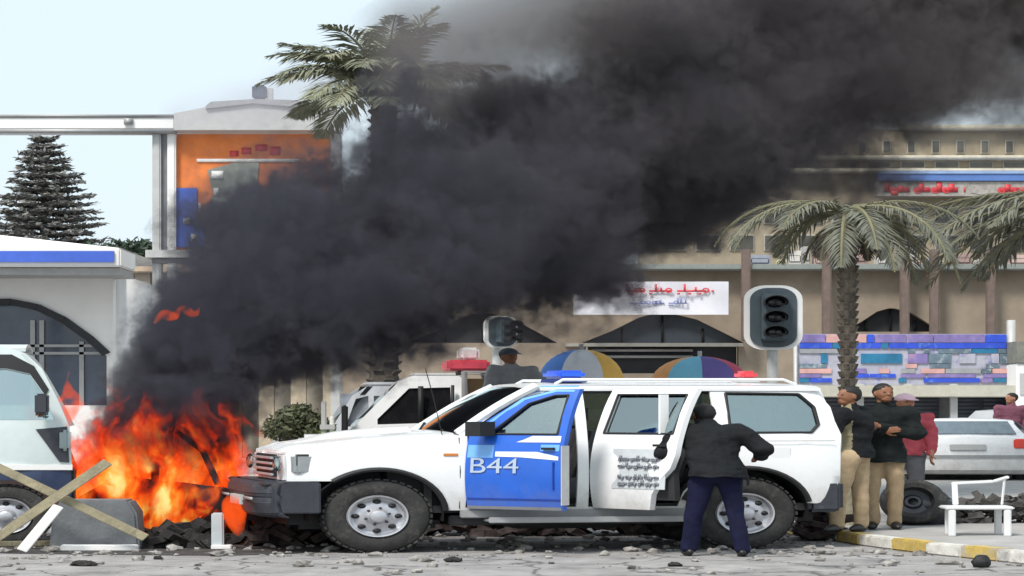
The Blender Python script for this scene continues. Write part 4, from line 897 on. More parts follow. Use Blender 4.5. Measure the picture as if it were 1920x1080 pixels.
# ------------------------------------------------------------------ vegetation
PALMG = mat('palm_leaflet', (.20, .21, .14), .6, var=.35, scale=2.5, col2=(.26, .25, .17), cover=.52, dscale=1.2)  # lightened green: haze over the far palm is put into the leaf colour
PALMG2 = mat('dusty_palm_leaflet', (.14, .145, .11), .7, var=.3, scale=2.5, col2=(.15, .145, .11), cover=.5, dscale=1.5)
PALMD = mat('dead_palm_leaflet', (.10, .085, .065), .8, var=.35, scale=3)
RACH = mat('palm_rib', (.16, .15, .08), .7, var=.2)
BARK = mat('palm_bark', (.085, .070, .055), .95, var=.4, scale=5, bump=.9, bscale=18, col2=(.15, .13, .10), cover=.5, dscale=4)
BARKL = mat('pale_palm_bark', (.34, .31, .22), .95, var=.25, scale=4, bump=.6, bscale=18, col2=(.24, .21, .15), cover=.52, dscale=3)
def frond(parent, base, az, el, ln, droop, m_, nl=60, lw=.035, ll=.42, rg=random, name='frond'):
    """Feather-shaped palm leaf: an arching rib with two rows of narrow folded leaflets."""
    pts = []; p = Vector(base); d = Vector((math.cos(az) * math.cos(el), math.sin(az) * math.cos(el), math.sin(el))); n = 16
    for i in range(n + 1):
        pts.append(p.copy()); p = p + d * ln / n
        d = (d + Vector((0, 0, -droop / n * (1 + 1.2 * i / n)))).normalized()
    mb = MB(); mb.mi = 0; mb.tube(pts, [.028 * (1 - .85 * i / n) + .004 for i in range(n + 1)], 5)
    mb.mi = 1
    for k in range(nl):
        u = .12 + .88 * k / nl; f = u * n; i = min(n - 1, int(f)); q = pts[i].lerp(pts[i + 1], f - i)
        d = (pts[i + 1] - pts[i]).normalized(); sd = d.cross(Vector((0, 0, 1)))
        if sd.length < .05: sd = Vector((1, 0, 0))
        sd.normalize(); up = sd.cross(d)
        L_ = ll * (math.sin(math.pi * min(1, u * .9 + .12)) ** .6) * rg.uniform(.8, 1.15)
        for s_ in (-1, 1):
            dr = (sd * s_ * .85 + d * (.55 + .5 * u) + up * rg.uniform(.0, .45) + Vector((0, 0, -.25)) + Vector((rg.uniform(-.15, .15), rg.uniform(-.15, .15), rg.uniform(-.1, .1)))).normalized()
            a = q; b = q + dr * L_ * .5 + Vector((0, 0, .0)); c = q + dr * L_ + Vector((0, 0, -.22 * L_ * rg.uniform(.4, 1.6)))
            wv = dr.cross(up).normalized() * lw * .5
            mb.add([a, b + wv, c, b - wv], [(0, 1, 2, 3)])
    return mb.build(name, [RACH, m_], parent, smooth=False)
def trunk_mb(h, r0, r1, lean=0, boots=True, rg=random, z0=0, n=None):
    mb = MB(); n = n or max(8, int(h / .16)); path = []; rs = []
    for i in range(n * 2 + 1):
        u = i / (n * 2); path.append((lean * u * u, 0, z0 + (h - z0) * u)); rs.append((r0 + (r1 - r0) * u) * (1.0 if i % 2 else 1.10))
    mb.tube(path, rs, 14)
    if boots:
        for i in range(n):
            u = (i + .5) / n
            for k in range(5):
                a = k * 2 * math.pi / 5 + i * .63
                r = (r0 + (r1 - r0) * u); c = Vector((lean * u * u, 0, z0 + (h - z0) * u))
                mb.obox(c + Vector((math.cos(a) * r * .9, math.sin(a) * r * .9, 0)), c + Vector((math.cos(a) * r * 1.28, math.sin(a) * r * 1.28, .07)), r * .7, .03)
    return mb
rg = random.Random(21)
# palm behind the smoke
t = TH(720, 40); root = thing('palm_tree', 'tall green palm rising out of the top edge of the smoke', 'palm tree', 'palm trees'); X, Z = t.x, t.z
th = Z(172)
trunk_mb(th, .18, .15, rg=rg).build('trunk', BARK, root)
crown = bpy.data.objects.new('crown', None); COL.objects.link(crown); crown.parent = root
for k in range(46):
    a = k * 2.399; el = R(rg.uniform(4, 74)); 
    frond(crown, (0, 0, th - .1 + .25 * (k / 46)), a, el, rg.uniform(1.35, 1.75), rg.uniform(.6, 1.25), PALMG, 54, .04, .5, rg)
# palm in front of the right part, dusty, trunk painted pale low down
t = TH(1590, 27.9, 0, .125); root = thing('palm_tree', 'dusty drooping palm with a pale painted lower trunk behind the two standing men', 'palm tree', 'palm trees'); X, Z = t.x, t.z
th = Z(402)
mb = trunk_mb(Z(742), .05, .055, boots=False, rg=rg); mb.build('painted_trunk', BARKL, root)
mb = trunk_mb(th, .06, .066, rg=rg, z0=Z(742)); mb.build('trunk', BARK, root)
crown = bpy.data.objects.new('crown', None); COL.objects.link(crown); crown.parent = root
for k in range(19):
    a = k * 2.399 + .3; el = R(rg.uniform(-8, 30))
    frond(crown, (0, 0, th + .03), a, el, rg.uniform(.95, 1.5), rg.uniform(1.2, 2.0), PALMG2, 50, .018, .26, rg)
for k in range(9):
    a = k * .75 + .2; frond(crown, (0, 0, th - .05), a, R(-25), rg.uniform(.5, .75), 1.5, PALMD, 30, .025, .16, rg, name='dead_frond')
# second palm off to the right whose crown fills the middle of that side
t = TH(1850, 31, 0, .125); root = thing('palm_tree', 'broad dusty palm crown hanging over the arcade at the right edge', 'palm tree', 'palm trees'); X, Z = t.x, t.z
CUR['loc'].x += 2.1; root.location.x += 2.1
th = Z(405)
trunk_mb(th, .2, .17, rg=rg).build('trunk', BARK, root)
crown = bpy.data.objects.new('crown', None); COL.objects.link(crown); crown.parent = root
for k in range(46):
    a = k * 2.399; el = R(rg.uniform(-14, 28))
    frond(crown, (0, 0, th + .1 * rg.random()), a, el, rg.uniform(1.9, 2.7), rg.uniform(.8, 1.5), PALMG2, 60, .03, .45, rg)
# Norfolk pine, left
NEED = mat('pine_needles', (.17, .165, .155), .8, var=.35, scale=1.2, col2=(.22, .21, .19), cover=.5, dscale=.5)  # greyed and lightened: distance haze is put into the needle colour
PBARK = mat('pine_bark', (.10, .085, .075), .9, var=.2)
t = TH(82, 85); root = thing('norfolk_pine', 'dark tiered conifer against the sky behind the white station building', 'pine tree'); X, Z = t.x, t.z
mb = MB(); mb.tube([(0, 0, 0), (0, 0, Z(262))], [.28, .03], 8); mb.build('trunk', PBARK, root)
mb = MB(); ztop, zbot = Z(262), Z(480)
nt_ = 17
for i in range(nt_):
    u = i / (nt_ - 1); z = ztop - (ztop - zbot) * u; r = .28 + 1.28 * min(1, u * 1.25) ** .8 * rg.uniform(.85, 1.12)
    nb = 9 + int(u * 7)
    for k in range(nb):
        a = 2 * math.pi * k / nb + i * .8 + rg.uniform(-.15, .15); rr = r * rg.uniform(.72, 1.15)
        d = Vector((math.cos(a), math.sin(a), 0))
        for j in range(int(26 + rr * 40)):
            s_ = rg.uniform(.15, 1) * rr; c = d * s_ + Vector((0, 0, z + .12 * (s_ / rr) ** 2 - .05)) + Vector((rg.uniform(-1, 1), rg.uniform(-1, 1), rg.uniform(-.5, .5))) * .13
            v1 = Vector((rg.uniform(-1, 1), rg.uniform(-1, 1), rg.uniform(-.3, .5))).normalized() * rg.uniform(.07, .17); v2 = Vector((rg.uniform(-1, 1), rg.uniform(-1, 1), rg.uniform(-.6, .6))).normalized() * .06
            mb.add([c - v1, c + v2, c + v1, c - v2], [(0, 1, 2, 3)])
mb.build('crown', NEED, root, smooth=False)
# broadleaf trees and shrubs
LEAFD = mat('dark_leaf', (.035, .06, .035), .7, var=.4, scale=2)
LEAFO = mat('olive_leaf', (.085, .095, .045), .7, var=.4, scale=3)
LEAFG = mat('fresh_leaf', (.10, .17, .03), .6, var=.4, scale=3)
def bush(root, c, rx, ry, rz, n, lf, m_, name='foliage', seed=1, lobes=9):
    rg = random.Random(seed); mb = MB(); cs = []
    for _ in range(lobes):
        v = Vector((rg.gauss(0, 1), rg.gauss(0, 1), rg.gauss(0, 1))).normalized(); cs.append((Vector((v.x * rx * .55, v.y * ry * .55, v.z * rz * .55)), rg.uniform(.35, .6)))
    for _ in range(n):
        o, k = rg.choice(cs); v = Vector((rg.gauss(0, 1), rg.gauss(0, 1), rg.gauss(0, 1))).normalized() * rg.uniform(.5, 1.08) * k
        p = Vector(c) + o + Vector((v.x * rx, v.y * ry, v.z * rz))
        a = Vector((rg.gauss(0, 1), rg.gauss(0, 1), rg.gauss(0, 1))).normalized() * lf; b = a.cross(Vector((rg.gauss(0, 1), rg.gauss(0, 1), rg.gauss(0, 1)))).normalized() * lf * .45
        mb.add([p - a, p + b, p + a, p - b], [(0, 1, 2, 3)])
    return mb.build(name, m_, root, smooth=False)
for px, pt, w_, D, lb in ((200, 440, 62, 78, 'dark green tree between the conifer and the billboard, left one'), (252, 442, 60, 74, 'dark green tree close to the billboard post, right one')):
    t = TH(px, D); root = thing('broadleaf_tree', lb, 'tree', 'dark trees behind the station'); X, Z = t.x, t.z
    hw = w_ * D / F / KX
    mb = MB(); mb.tube([(0, 0, 0), (.05, 0, Z(530))], [.2, .12], 8); mb.build('trunk', PBARK, root)
    bush(root, (0, 0, (Z(pt) + Z(540)) / 2), hw, hw, (Z(pt) - Z(540)) / 2, 2600, .10, LEAFD, 'crown', px)
t = TH(560, 34); root = thing('shrub', 'olive green shrub just beyond the police vehicle bonnet beside the flames', 'shrub'); X, Z = t.x, t.z
mb = MB()
for k in range(9): mb.tube([(0, 0, 0), (rg.uniform(-.3, .3), rg.uniform(-.2, .2), Z(800))], [.03, .012], 5)
mb.build('stem', PBARK, root)
bush(root, (0, 0, Z(805)), X(628), .4, .36, 2400, .045, LEAFO, seed=5); bush(root, (X(606), -.1, Z(806)), .14, .2, .14, 500, .035, LEAFG, 'fresh_shoots', seed=6, lobes=4)
# crossed pale boards standing by the shrub
t = TH(612, 33); root = thing('fence_post', 'two short pale posts standing right of the shrub behind the bonnet', 'fence'); X, Z = t.x, t.z
mb = MB(); mb.box(X(602), X(612), 0, .06, 0, Z(752)); mb.build('post', PALEG, root, bevel=.01)
mb = MB(); mb.box(X(618), X(626), 0, .06, 0, Z(780)); mb.build('post', WALLW, root, bevel=.01)
mb = MB(); mb.box(X(600), X(628), -.03, -.002, Z(805), Z(796)); mb.build('rail', PALEG, root)

# ------------------------------------------------------------------ people
def skin_mesh(joints, edges, root, sub=2):
    """joints {name: (pos, radius or (rx, ry))}: tapering limbs swept along each bone, to be melted into one skin by fuse()."""
    mb = MB(); rr = lambda r: Vector((r, r, r)) if isinstance(r, (int, float)) else Vector((r[0], r[1], min(r)))
    for a, b in edges:
        pa, pb = Vector(joints[a][0]), Vector(joints[b][0]); ra, rb = rr(joints[a][1]), rr(joints[b][1])
        n = max(2, int((pb - pa).length / (.3 * max(.03, min(ra.y, rb.y)))))
        for k in range(n + 1):
            p = pa.lerp(pb, k / n); r = ra.lerp(rb, k / n); mb.ball(p, r.x, r.y, r.z, 14, 8)
    return mb.v, mb.f
def fuse(mb, voxel, its=1):
    """Melt the overlapping pieces of a figure into one continuous skin."""
    me = bpy.data.meshes.new('s'); me.from_pydata([tuple(v) for v in mb.v], [], mb.f)
    o = bpy.data.objects.new('s', me); COL.objects.link(o)
    m_ = o.modifiers.new('r', 'REMESH'); m_.mode = 'VOXEL'; m_.voxel_size = voxel
    sm = o.modifiers.new('s', 'SMOOTH'); sm.factor = .5; sm.iterations = its
    ev = o.evaluated_get(bpy.context.evaluated_depsgraph_get()).to_mesh()
    q = MB(); q.add([v.co.copy() for v in ev.vertices], [tuple(p.vertices) for p in ev.polygons])
    bpy.data.objects.remove(o); bpy.data.meshes.remove(me); return q
def frame_to(d, up=Vector((0, 0, 1))):
    d = Vector(d).normalized(); x = up.cross(d)
    if x.length < .01: x = Vector((1, 0, 0))
    x.normalize(); return Matrix((x, d.cross(x), d)).transposed().to_4x4()
def hand_mb(mb, wr, d, palm, side, s=1.0, curl=.5):
    """Palm plus four unequal fingers and a thumb; d = direction from the wrist, palm = palm normal, side = +1 thumb towards d x palm."""
    d = Vector(d).normalized(); pn = (Vector(palm) - d * Vector(palm).dot(d)).normalized(); a = d.cross(pn) * side; wr = Vector(wr)
    st = len(mb.v); mb.ball((0, 0, 0), .042 * s, .017 * s, .048 * s, 10, 7)
    M = Matrix((a, pn, d)).transposed().to_4x4(); mb.xform(Matrix.Translation(wr + d * .05 * s) @ M, st)
    for k, (off, ln) in enumerate(((.030, .070), (.010, .080), (-.011, .074), (-.030, .058))):
        p = wr + d * .085 * s + a * off * s; pts = [p - d * .02 * s]; dd = d.copy()
        for j in range(3):
            pts.append(p.copy()); dd = (dd + pn * curl * (.5 + .3 * j)).normalized(); p = p + dd * ln * s * (.42, .33, .25)[j]
        pts.append(p); mb.tube(pts, [.010 * s, .0095 * s, .009 * s, .008 * s, .006 * s], 6)
    p = wr + d * .03 * s + a * .03 * s; dd = (d * .6 + a * .8 + pn * .3).normalized()
    mb.tube([p, p + dd * .03 * s, p + dd * .05 * s + (d * .7 + pn * .4) * .02 * s, p + dd * .055 * s + (d * .8 + pn * .5) * .04 * s], [.014 * s, .012 * s, .010 * s, .007 * s], 6)
def head_mb(c, face, tilt=0):
    """Skull, jaw, nose, ears, eye sockets; face = direction it looks."""
    mb = MB()
    def shp(u):
        k = 1.0
        if u.z < -.1: k *= 1 - .22 * min(1, (-u.z - .1)) * (1 if u.y > -.2 else .5)
        if u.y < -.6 and .0 < u.z < .3 and abs(u.x) > .15: k *= .955
        return k
    mb.ball((0, 0, 0), .076, .096, .118, 22, 16, shp)
    mb.ball((0, -.045, -.072), .045, .045, .036, 12, 8)
    st = len(mb.v); mb.add([(0, -.088, .03), (-.016, -.088, -.022), (.016, -.088, -.022), (0, -.122, -.020), (0, -.10, -.03)], [(0, 1, 3), (0, 3, 2), (1, 4, 3), (3, 4, 2)])
    for s in (-1, 1): mb.ball((s * .078, .005, -.005), .010, .020, .032, 8, 6)
    mb.ball((0, -.086, -.055), .024, .010, .006, 8, 5)
    hr = MB(); hr.ball((0, .014, .026), .085, .098, .104, 22, 14, lambda u: 1.0 if (u.z > .15 or u.y > -.05) else .80)
    for i in range(len(hr.v)):
        hr.v[i] += noise.noise_vector(hr.v[i] * 60) * .006
    ey = MB()
    for s in (-1, 1): ey.ball((s * .030, -.083, .012), .011, .008, .007, 8, 6)
    f = Vector(face).normalized(); a = math.atan2(f.x, -f.y)
    M = Matrix.Translation(Vector(c)) @ Matrix.Rotation(a, 4, 'Z') @ Matrix.Rotation(R(-tilt), 4, 'X')
    for q in (mb, hr, ey): q.xform(M)
    return mb, hr, ey
HAIR = mat('black_hair', (.010, .009, .008), .7, var=.4, scale=60)
EYE = mat('eye_dark', (.02, .015, .012), .2)
def person(px, D, z, label, J, skin, top, legs, shoes, face, tilt=0, cap=None, group=None, scale=1.0, palms=None, jr=1.0, hem=None, sleeves=None):
    t = TH(px, D, 0, z); root = thing('person', label, 'person', group)
    J = {k: Vector(v) * scale for k, v in J.items()}
    nk = J['neck']; hd = J['head']
    lg = lambda a, b, u: J[a].lerp(J[b], u)
    sk = {'pelvis': (J['pelvis'] + Vector((0, 0, .05)), (.11, .08)), 'waist': (J['waist'], (.12, .09)), 'chest': (J['chest'], (.13, .095)), 'neckb': (lg('chest', 'neck', .75), .065), 'neck': (nk, .052), 'headb': (lg('neck', 'head', .6), .05)}
    ed = [('pelvis', 'waist'), ('waist', 'chest'), ('chest', 'neckb'), ('neckb', 'neck'), ('neck', 'headb')]
    for s in 'lr':
        sk['sh' + s] = (J['sh' + s], .055); sk['el' + s] = (J['el' + s], .040); sk['wr' + s] = (J['wr' + s], .027)
        sk['fa' + s] = (lg('el' + s, 'wr' + s, .3), .040)
        ed += [('chest', 'sh' + s), ('sh' + s, 'el' + s), ('el' + s, 'fa' + s), ('fa' + s, 'wr' + s)]
        sk['hp' + s] = (J['hp' + s], .075); sk['kn' + s] = (J['kn' + s], .055); sk['cf' + s] = (lg('kn' + s, 'an' + s, .3), .052); sk['an' + s] = (J['an' + s], .036)
        ed += [('pelvis', 'hp' + s), ('hp' + s, 'kn' + s), ('kn' + s, 'cf' + s), ('cf' + s, 'an' + s)]
    vs, fs = skin_mesh(sk, ed, 'pelvis')
    mb = MB(); mb.add(vs, fs); h, hair, eyes = head_mb(hd, face, tilt); mb.add(h.v, h.f)
    for s in 'lr':
        d = (J['wr' + s] - J['el' + s]).normalized()
        pv = (palms or {}).get(s, (Vector((0, 0, 0)) + (Vector((1 if s == 'r' else -1, 0, 0)))))
        hand_mb(mb, J['wr' + s], d, pv, 1 if s == 'r' else -1, 1.0, .45)
    mb = fuse(mb, .0075 if D < 30 else .011)
    body = mb.build('body', skin, root, smooth=80)
    hair.build('hair', HAIR, root, smooth=60); eyes.build('eye', EYE, root)
    if cap:
        cb = MB(); cb.ball((0, .01, .045), .094, .108, .085, 18, 10, lambda u: 1 if u.z > -.2 else .8); cb.add([(-.06, -.085, .05), (.06, -.085, .05), (.045, -.165, .035), (-.045, -.165, .035), (-.06, -.085, .058), (.06, -.085, .058), (.045, -.165, .042), (-.045, -.165, .042)], [(0, 1, 2, 3), (7, 6, 5, 4), (0, 4, 5, 1), (1, 5, 6, 2), (2, 6, 7, 3), (3, 7, 4, 0)])
        f = Vector(face).normalized(); cb.xform(Matrix.Translation(hd) @ Matrix.Rotation(math.atan2(f.x, -f.y), 4, 'Z') @ Matrix.Rotation(R(-tilt), 4, 'X')); cb.build('cap', cap, root, smooth=60)
    # jacket / shirt
    tp = {'pelvis': (lg('pelvis', 'waist', -.62 if hem is None else hem), (.188 * jr, .158 * jr)), 'waist': (J['waist'], (.165 * jr, .13 * jr)), 'chest': (J['chest'], (.178 * jr, .125 * jr)), 'col': (lg('chest', 'neck', .72), (.085 * jr, .08 * jr)), 'col2': (lg('chest', 'neck', .98), .066 * jr)}
    te = [('pelvis', 'waist'), ('waist', 'chest'), ('chest', 'col'), ('col', 'col2')]
    for s in 'lr':
        tp['sh' + s] = (J['sh' + s], .082 * jr); tp['ma' + s] = (lg('sh' + s, 'el' + s, .5), .072 * jr); tp['el' + s] = (J['el' + s], .066 * jr); tp['cu' + s] = (lg('el' + s, 'wr' + s, .92), .045 * jr)
        te += [('chest', 'sh' + s), ('sh' + s, 'ma' + s), ('ma' + s, 'el' + s), ('el' + s, 'cu' + s)]
    vs, fs = skin_mesh(tp, te, 'pelvis'); mb = MB(); mb.add(vs, fs); mb = fuse(mb, .013, 4)
    hz_ = J['pelvis'].z - (.03 if hem is None else .10)
    for i in range(len(mb.v)):
        v = mb.v[i]; v = v + noise.noise_vector(Vector((v.x * 6, v.y * 6, v.z * 9))) * .022 + noise.noise_vector(v * 22) * .007
        if v.z < hz_ and Vector((v.x - J['pelvis'].x, v.y - J['pelvis'].y)).length < .24: v.z = hz_ + .006 * math.sin(v.x * 30)
        mb.v[i] = v
    if sleeves:
        cl = [J['sh' + s] for s in 'lr']; mb.m = []
        for f in mb.f:
            c = sum((mb.v[i] for i in f), Vector()) / len(f); q = False
            for s in 'lr':
                a_, b_ = J['sh' + s], J['el' + s]; e_ = J['wr' + s]
                for (u0, u1) in ((a_, b_), (b_, e_)):
                    d_ = u1 - u0; tq = max(0, min(1, (c - u0).dot(d_) / d_.length_squared)); dd_ = (c - u0 - d_ * tq).length
                    ax_ = J['pelvis'].lerp(J['neck'], max(0, min(1, (c.z - J['pelvis'].z) / (J['neck'].z - J['pelvis'].z))))
                    if dd_ < (c - ax_).length * .62: q = True
            mb.m.append(1 if q else 0)
        for k_, f in enumerate(mb.f):      # the jacket hangs open over a narrow khaki front
            c = sum((mb.v[i] for i in f), Vector()) / len(f)
            if not (c.y < -.02 and -.15 < c.x < -.005): mb.m[k_] = 1
        mb.build('jacket', [top, sleeves], root, smooth=80)
    else: mb.build('jacket' if jr >= 1 else 'shirt', top, root, smooth=80)
    lp = {'pelvis': (J['pelvis'] + Vector((0, 0, .02)), (.155, .125))}; le = []
    for s in 'lr':
        lp['hp' + s] = (J['hp' + s], .104); lp['th' + s] = (lg('hp' + s, 'kn' + s, .45), .090); lp['kn' + s] = (J['kn' + s], .073); lp['cf' + s] = (lg('kn' + s, 'an' + s, .45), .070); lp['an' + s] = (lg('kn' + s, 'an' + s, .97), .066)
        le += [('pelvis', 'hp' + s), ('hp' + s, 'th' + s), ('th' + s, 'kn' + s), ('kn' + s, 'cf' + s), ('cf' + s, 'an' + s)]
    vs, fs = skin_mesh(lp, le, 'pelvis'); mb = MB(); mb.add(vs, fs); mb = fuse(mb, .013, 4)
    for i in range(len(mb.v)):
        v = mb.v[i]; mb.v[i] = v + noise.noise_vector(Vector((v.x * 7, v.y * 7, v.z * 5)) + Vector((3, 1, 2))) * .014 + noise.noise_vector(v * 16) * .005
    mb.build('trousers', legs, root, smooth=80)
    for s in 'lr':
        an = J['an' + s]; f = (J['to' + s] - an); f.z = 0; f.normalize(); c = an + f * .055; sd_ = Vector((-f.y, f.x, 0))
        mb = MB(); mb.ball((0, 0, 0), .048, .135, .055, 14, 9, lambda u: 1 if u.z > -.3 else .96)
        mb.v = [Vector((v.x * (1 - .15 * (v.y > 0)), v.y, max(-.045, v.z * (1 if v.y > .0 else 1)) - (.02 * max(0, -v.y / .13) if v.z > 0 else 0))) for v in mb.v]
        mb.xform(Matrix.Translation((c.x, c.y, .047)) @ Matrix.Rotation(math.atan2(f.x, -f.y), 4, 'Z')); mb.build('shoe', shoes, root, smooth=60)
    return root
KHAKI = mat('khaki_cloth', (.24, .21, .13), .85, var=.25, scale=8, bump=.25, bscale=60)
SKB = mat('brown_skin', (.24, .10, .05), .55, var=.15, scale=20)
SKR = mat('tan_skin', (.36, .16, .09), .55, var=.12, scale=20)
JKT = mat('black_jacket', (.007, .008, .010), .8, var=.5, scale=6, bump=.3, bscale=60, spec=.25)
JKT2 = mat('charcoal_jacket', (.007, .010, .010), .8, var=.5, scale=7, bump=.3, bscale=60, spec=.25)
NAVT = mat('navy_trousers', (.006, .007, .030), .85, var=.4, scale=8, bump=.2, bscale=80, spec=.25)
TANT = mat('tan_trousers', (.36, .26, .155), .85, var=.2, scale=8, bump=.25, bscale=70)
SANDT = mat('sand_trousers', (.42, .31, .19), .85, var=.2, scale=8, bump=.25, bscale=70)
SHOE = mat('black_shoe', (.015, .014, .013), .4)
# the officer leaning into the rear doorway, back to us
person(1342, 24.05, 0, 'person in a black jacket and navy trousers leaning into the open rear door', dict(
    pelvis=(.01, .0, .90), waist=(-.01, .05, 1.06), chest=(-.03, .16, 1.27), neck=(-.05, .30, 1.43), head=(-.07, .38, 1.535),
    shl=(-.23, .20, 1.35), ell=(-.37, .16, 1.12), wrl=(-.39, .40, 1.02), shr=(.17, .16, 1.35), elr=(.35, .06, 1.17), wrr=(.33, .30, 1.08),
    hpl=(-.09, .02, .86), knl=(-.15, .04, .46), anl=(-.19, .06, .08), tol=(-.22, .3, 0), hpr=(.10, .02, .86), knr=(.14, .0, .46), anr=(.19, -.06, .08), tor=(.22, .3, 0)),
    SKB, JKT, NAVT, SHOE, (-.45, 1, -.2), 10, jr=1.2, palms={'l': (0, 0, -1), 'r': (-1, 0, .3)})
# man in black facing us, jacket over tan trousers, arms folded with a phone
person(1654, 27.0, .125, 'person in a black jacket and tan trousers facing us with folded arms', dict(
    pelvis=(.0, .0, .92), waist=(.0, .0, 1.08), chest=(.0, .0, 1.32), neck=(.0, .0, 1.52), head=(.01, -.02, 1.655),
    shl=(-.21, .0, 1.43), ell=(-.25, -.06, 1.15), wrl=(-.02, -.22, 1.20), shr=(.21, .0, 1.43), elr=(.28, -.06, 1.15), wrr=(-.05, -.26, 1.26),
    hpl=(-.09, .0, .88), knl=(-.09, -.02, .48), anl=(-.08, .02, .08), tol=(-.12, -.3, 0), hpr=(.09, .0, .88), knr=(.11, -.02, .48), anr=(.10, .02, .08), tor=(.14, -.3, 0)),
    SKB, JKT2, TANT, SHOE, (.35, -1, -.2), 4, jr=1.12, hem=-.75, palms={'l': (0, 1, 0), 'r': (0, 1, 0)})
# man left of it in dark top and sand trousers, mostly behind the trunk, facing left
person(1596, 26.4, .125, 'person in an open black jacket over a khaki shirt behind the police vehicle', dict(
    pelvis=(.0, .0, .92), waist=(.0, .0, 1.07), chest=(.0, .0, 1.30), neck=(-.01, .0, 1.50), head=(-.02, -.0, 1.62),
    shl=(-.10, -.15, 1.41), ell=(-.20, -.22, 1.14), wrl=(-.30, -.20, .96), shr=(.10, .17, 1.41), elr=(.13, .22, 1.14), wrr=(-.05, .26, 1.0),
    hpl=(-.03, -.09, .88), knl=(-.11, -.10, .47), anl=(-.12, -.10, .08), tol=(-.3, -.35, 0), hpr=(.06, .09, .88), knr=(.08, .07, .47), anr=(.09, .06, .08), tor=(-.1, -.2, 0)),
    SKB, KHAKI, SANDT, SHOE, (-1, -.55, -.1), 4, jr=1.06, sleeves=JKT, palms={'l': (0, 1, 0), 'r': (0, -1, 0)})
PINK = mat('red_shirt', (.42, .06, .08), .8, var=.2, scale=8)
person(1697, 29.3, .125, 'person in a red shirt and pale pink cap mostly hidden behind the black jacket', dict(
    pelvis=(.0, .0, .88), waist=(.0, .0, 1.02), chest=(.0, .0, 1.24), neck=(.0, .0, 1.42), head=(.0, -.02, 1.54),
    shl=(-.18, .0, 1.34), ell=(-.22, -.04, 1.08), wrl=(-.20, -.14, .88), shr=(.18, .0, 1.34), elr=(.24, .0, 1.08), wrr=(.22, -.1, .86),
    hpl=(-.09, .0, .84), knl=(-.10, -.02, .46), anl=(-.10, .02, .08), tol=(-.12, -.3, 0), hpr=(.09, .0, .84), knr=(.10, -.02, .46), anr=(.10, .02, .08), tor=(.14, -.3, 0)),
    SKR, PINK, mat('grey_trousers', (.12, .12, .13), .8), SHOE, (.4, -1, 0), 0, cap=mat('pale_pink_cap', (.80, .55, .62), .7), jr=.98)
person(1896, 50, .125, 'person in a maroon top walking behind the white saloon at the right edge', dict(
    pelvis=(.0, .0, .92), waist=(.0, .0, 1.08), chest=(.0, .0, 1.32), neck=(.0, .0, 1.52), head=(.0, -.02, 1.64),
    shl=(-.19, .0, 1.42), ell=(-.22, -.02, 1.14), wrl=(-.18, -.14, .92), shr=(.19, .0, 1.42), elr=(.24, .02, 1.14), wrr=(.22, -.05, .90),
    hpl=(-.09, .0, .88), knl=(-.12, -.1, .48), anl=(-.10, -.1, .08), tol=(-.3, -.2, 0), hpr=(.09, .0, .88), knr=(.12, .1, .48), anr=(.2, .15, .08), tor=(.0, -.1, 0)),
    SKR, mat('maroon_top', (.16, .05, .08), .8), NAVT, SHOE, (-1, -.5, 0), 0, jr=1.0)
person(960, 31.7, .82, 'person in a grey shirt and dark cap standing in the bed of the white pickup', dict(
    pelvis=(.0, .0, .92), waist=(.0, .0, 1.08), chest=(-.0, .0, 1.32), neck=(-.02, .0, 1.50), head=(-.03, -.02, 1.62),
    shl=(-.19, .0, 1.41), ell=(-.24, -.1, 1.14), wrl=(-.06, -.22, 1.10), shr=(.19, .0, 1.41), elr=(.32, -.1, 1.20), wrr=(.50, -.16, 1.32),
    hpl=(-.09, .0, .88), knl=(-.10, -.02, .48), anl=(-.10, .02, .08), tol=(-.12, -.3, 0), hpr=(.09, .0, .88), knr=(.10, -.02, .48), anr=(.10, .02, .08), tor=(.14, -.3, 0)),
    SKB, mat('grey_shirt', (.30, .30, .31), .8, var=.15, scale=8), NAVT, SHOE, (.6, -1, -.1), 0, cap=mat('slate_cap', (.05, .07, .09), .7), jr=.98, scale=.93)

# ------------------------------------------------------------------ bits at the right: tyre, plastic chair, sign post
t = TH(1712, 27.9, 0, .125); root = thing('old_tyre', 'worn dark tyre leaning on the pavement right of the tan trousers', 'tyre'); 
mb = MB(); mb.lathe([(-.10, .17), (-.11, .22), (-.08, .27), (0, .285), (.08, .27), (.11, .22), (.10, .17), (.04, .16), (-.04, .16)], (0, 0, 0), 'y', 36, True)
mb.xform(Matrix.Translation((0, 0, .30)) @ Matrix.Rotation(R(-12), 4, 'X')); mb.build('tread_ring', RUBBER, root)
mb = MB(); mb.lathe([(-.02, .165), (.02, .15), (.03, .09), (.0, .07), (.0, .045), (.05, .04)], (0, 0, 0), 'y', 20); mb.xform(Matrix.Translation((0, 0, .30)) @ Matrix.Rotation(R(-12), 4, 'X')); mb.build('hub', PLAST, root)
t = TH(1738, 28.1, 0, .125); root = thing('rubbish_sack', 'slumped black sack beside the old tyre on the pavement', 'sack')
mb = MB(); mb.ball((0, .05, .2), .27, .22, .24, 20, 14, lambda u: 1); mb.v = [Vector((v.x, v.y, max(0, v.z))) for v in mb.v]; mb.wob(.06, 6); mb.wob(.02, 18)
mb.build('sack', mat('black_plastic_sack', (.03, .032, .036), .35, var=.4, scale=10), root, smooth=70)
CH = mat('white_plastic', (.72, .72, .72), .4, var=.05)
t = TH(1835, 25.6, 0, .125); root = thing('plastic_chair', 'white plastic chair standing on the pavement by the yellow kerb', 'chair'); X, Z = t.x, t.z
xa, xb = X(1772), X(1902); zs = Z(950)
mb = MB(); mb.box(xa, xb, -.02, .40, zs - .035, zs); mb.build('seat', CH, root, bevel=.012)
